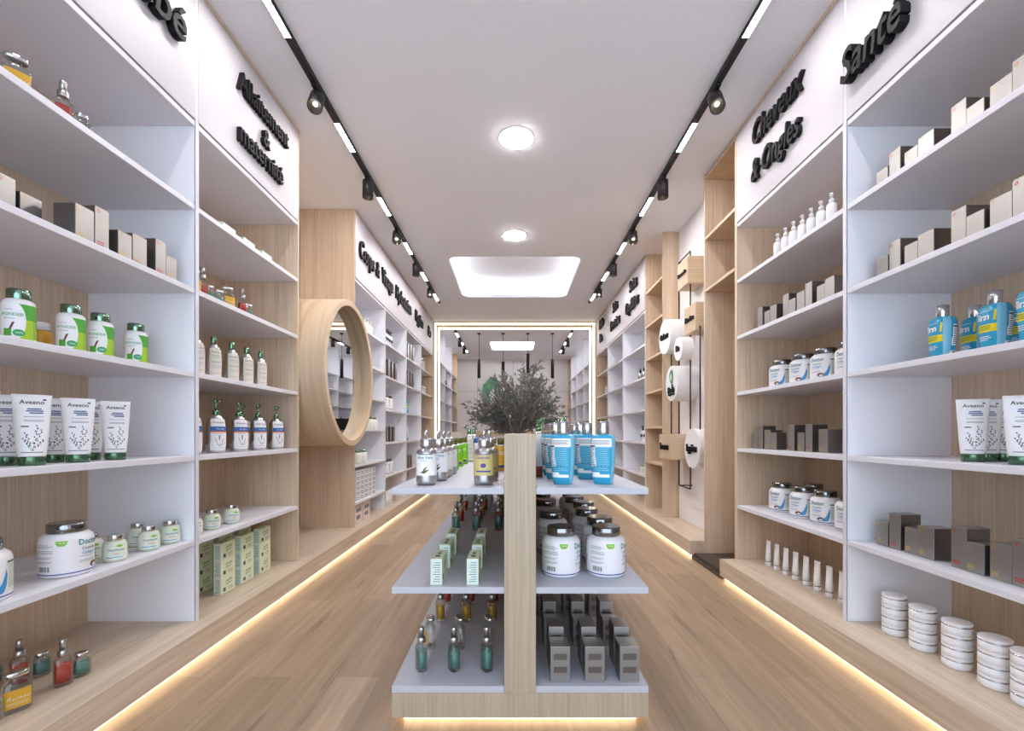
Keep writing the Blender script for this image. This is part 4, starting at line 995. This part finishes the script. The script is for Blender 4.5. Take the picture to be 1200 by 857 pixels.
rowL('collagen_jar', 'large white jar', 1, 3, (5.78, 5.97, 6.15), x=-1.70, rz=70)
rowL('tall_carton', 'tall silver carton', 1, 2, (5.82, 5.98, 6.14), x=-1.665, rz=90, scale=1.2)
rowL('collagen_jar', 'large white jar', 1, 1, (5.78, 5.97, 6.15), x=-1.70, rz=70)
rowL('hand_cream_tube', 'small white tube', 1, 0, tuple(5.78+.09*k for k in range(6)), x=-1.68)
rowL('tall_carton', 'tall silver carton', 2, 5, (6.95, 7.12, 7.3), x=-1.665, rz=90, scale=1.4)
rowL('tall_carton', 'tall silver carton', 2, 4, (6.95, 7.12, 7.3), x=-1.665, rz=90, scale=1.4)
rowL('shampoo_bottle', 'sky blue bottle', 2, 3, (6.9, 7.02), x=-1.66)
rowL('slender_white_tube', 'slender white tube', 2, 2, (6.9, 7.0, 7.1), x=-1.66)
rowL('tall_carton', 'tall silver carton', 2, 1, (6.9, 7.05, 7.2), x=-1.665, rz=90, scale=1.2)
rowL('silver_bottle', 'silver bottle', 3, 5, (8.05, 8.2, 8.35), x=-1.66)
rowL('white_carton', 'white carton', 3, 4, (8.05, 8.2, 8.35), x=-1.665, rz=90)
rowL('slender_white_tube', 'slender white tube', 3, 2, (8.0, 8.12), x=-1.66)
# bays past the sign boxes
def bayr(k): return f'{nm[k]} bay past the sign boxes'
def rowR(kind, desc, k, i, ys, x=1.76, rz=-60, scale=1.0):
    for y in ys: put(kind, (x, y, top(i)), R_(rz), desc, W(i, bayr(k)), f'{desc} in the {bayr(k)}', scale)
rowR('dropper_bottle', 'silver dropper bottle', 0, 4, (5.95, 6.12, 6.3))
rowR('slender_white_tube', 'slender white tube', 0, 3, (5.9,))
rowR('tall_pump_bottle', 'tall white pump bottle', 0, 2, (5.92, 6.05, 6.18))
rowR('cream_jar', 'pale green cream jar', 0, 1, (5.92, 6.04, 6.16))
rowR('herbal_carton', 'pale green carton', 0, 0, (5.95,), rz=-90)
put('herbal_carton', (1.76, 5.95, BENCH+.1), R_(-90), 'upper pale green carton on another', W(0, bayr(0)), 'pale green cartons past the sign boxes')
rowR('dropper_bottle', 'silver dropper bottle', 1, 5, (7.05, 7.2))
rowR('green_pump_bottle', 'bright green pump bottle', 1, 3, (7.05, 7.15))
rowR('tall_pump_bottle', 'tall white pump bottle', 1, 1, (7.05, 7.15))
rowR('dropper_bottle', 'silver dropper bottle', 2, 5, (8.3, 8.45))
rowR('white_carton', 'white carton', 2, 4, (8.3, 8.45), rz=-90)
# bays beyond the portal
for k in range(3):
    for i in range(1, 6):
        for q in range(3):
            y = YB[k]+.25+.22*q
            put(('tall_carton', 'silver_bottle', 'dropper_bottle')[(i+k) % 3], (XL-.12, y, top(i)), R_(90), ('tall silver carton', 'silver bottle', 'silver dropper bottle')[(i+k) % 3], f'{SH[i]}, {nm[k]} bay beyond the portal', 'stock on the shelves beyond the portal')
for k, i, q in ((0, 3, .5), (1, 4, .4), (2, 3, .5), (0, 2, .4), (1, 2, .6)):
    put('dropper_bottle', (XR+.12, YB2[k]+q, top(i)), 0, 'silver dropper bottle', f'{SH[i]}, {nm[k]} bay beyond the portal, sign wall side', 'stock on the shelves beyond the portal')
finish_labels()

# ------------------------------------------------------------------ olive tree in a planter behind the island
TY = 4.98
r = empty('potted_olive_tree', (.03, TY, 0), 'grey leaved olive tree in a planter behind the display island', 'tree')
m = MB(); m.rings([(0, .2), (.01, .21), (.5, .25), (.52, .25), (.52, .23), (.46, .22)], 'pot', 36, top=False); m.obj('planter', r)
m = MB(); m.rings([(.455, .222), (.465, .2), (.47, .05)], 'soil', 28); m.obj('soil', r)
rnd = random.Random(3)
tr = MB(); lf = MB()
tr.tube([(0, 0, .46), (.02, 0, .7), (-.01, .01, .92), (.0, 0, 1.06)], .045, 'bark', 10, .03)
def leaf(p, d, ln, w):
    d = d.normalized(); sd = d.cross(Vector((rnd.uniform(-1, 1), rnd.uniform(-1, 1), rnd.uniform(-1, 1)))).normalized(); nr = d.cross(sd)
    a = p; b = p+d*ln*.45+sd*w+nr*w*.3; c = p+d*ln; e = p+d*ln*.45-sd*w+nr*w*.3; f = p+d*ln*.45
    lf.add([a, b, c, e, f], [(0, 1, 4), (1, 2, 4), (0, 4, 3), (4, 2, 3)], 'leaf', True)
def grow(p0, p1, r0, depth):
    pts = []; mid = (p0+p1)/2+Vector((rnd.uniform(-.05, .05), rnd.uniform(-.05, .05), rnd.uniform(-.02, .06)))
    for k in range(6):
        t = k/5; pts.append(p0*(1-t)**2+mid*2*t*(1-t)+p1*t*t)
    tr.tube(pts, r0, 'bark', 5, r0*.4)
    if depth:
        for q in range(9):
            t = rnd.uniform(.3, 1); k = min(4, int(t*5)); b = pts[k].lerp(pts[k+1], t*5-k); dr = (pts[k+1]-pts[k]).normalized()
            nd = (dr+Vector((rnd.gauss(0, .6), rnd.gauss(0, .6), rnd.gauss(.12, .45)))).normalized(); grow(b, b+nd*rnd.uniform(.10, .22), r0*.4, depth-1)
    else:
        for q in range(15):
            t = rnd.uniform(.1, 1.02); k = min(4, int(t*5)); b = pts[k].lerp(pts[k+1], min(1, t*5-k)); dr = (pts[k+1]-pts[k]).normalized()
            leaf(b, dr+Vector((rnd.gauss(0, .55), rnd.gauss(0, .55), rnd.gauss(.1, .5))), rnd.uniform(.035, .062), rnd.uniform(.006, .009))
base = Vector((0, 0, 1.04))
def sprig(tip, w):
    b0 = base+Vector((rnd.uniform(-.03, .03), rnd.uniform(-.03, .03), rnd.uniform(-.03, .03)))
    grow(b0, tip, w, 1)
for q in range(46):
    th = rnd.uniform(0, 2*PI); cz = rnd.uniform(-.75, .97); sz = math.sqrt(1-cz*cz); k = rnd.uniform(.6, 1)
    sprig(Vector((.085, 0, 1.46))+Vector((.40*sz*math.cos(th)*k, .36*sz*math.sin(th)*k, .36*cz*k)), .012)
for q in range(13):
    sprig(Vector((-.30+rnd.uniform(-.12, .12), rnd.uniform(-.18, .18), 1.27+rnd.uniform(-.10, .12))), .010)
tr.obj('trunk', r, fixn=False); o = lf.obj('foliage', r, fixn=False); o['kind'] = 'stuff'

# ------------------------------------------------------------------ daylight, camera, view
w = bpy.data.worlds.new('World'); SC.world = w; w.use_nodes = True
bg = w.node_tree.nodes['Background']; bg.inputs[0].default_value = (.70, .82, 1.0, 1); bg.inputs[1].default_value = 2.8
cam = bpy.data.cameras.new('camera'); cam.lens = 16.0; cam.sensor_width = 36.0; cam.sensor_fit = 'HORIZONTAL'
cam.shift_x = -1.5/1200; cam.shift_y = 79.5/1200; cam.clip_start = .05
co = bpy.data.objects.new('camera', cam); co.location = (0, 0, CH); co.rotation_euler = (PI/2, 0, 0); COL.objects.link(co); SC.camera = co
SC.view_settings.view_transform = 'Standard'; SC.view_settings.look = 'None'; SC.view_settings.exposure = 0.47; SC.view_settings.gamma = 1.0
SC.view_settings.use_curve_mapping = False
SC.cycles.max_bounces = 16; SC.cycles.diffuse_bounces = 12; SC.cycles.glossy_bounces = 6; SC.cycles.transparent_max_bounces = 8; SC.cycles.caustics_reflective = False; SC.cycles.caustics_refractive = False
SC.cycles.sample_clamp_indirect = 6
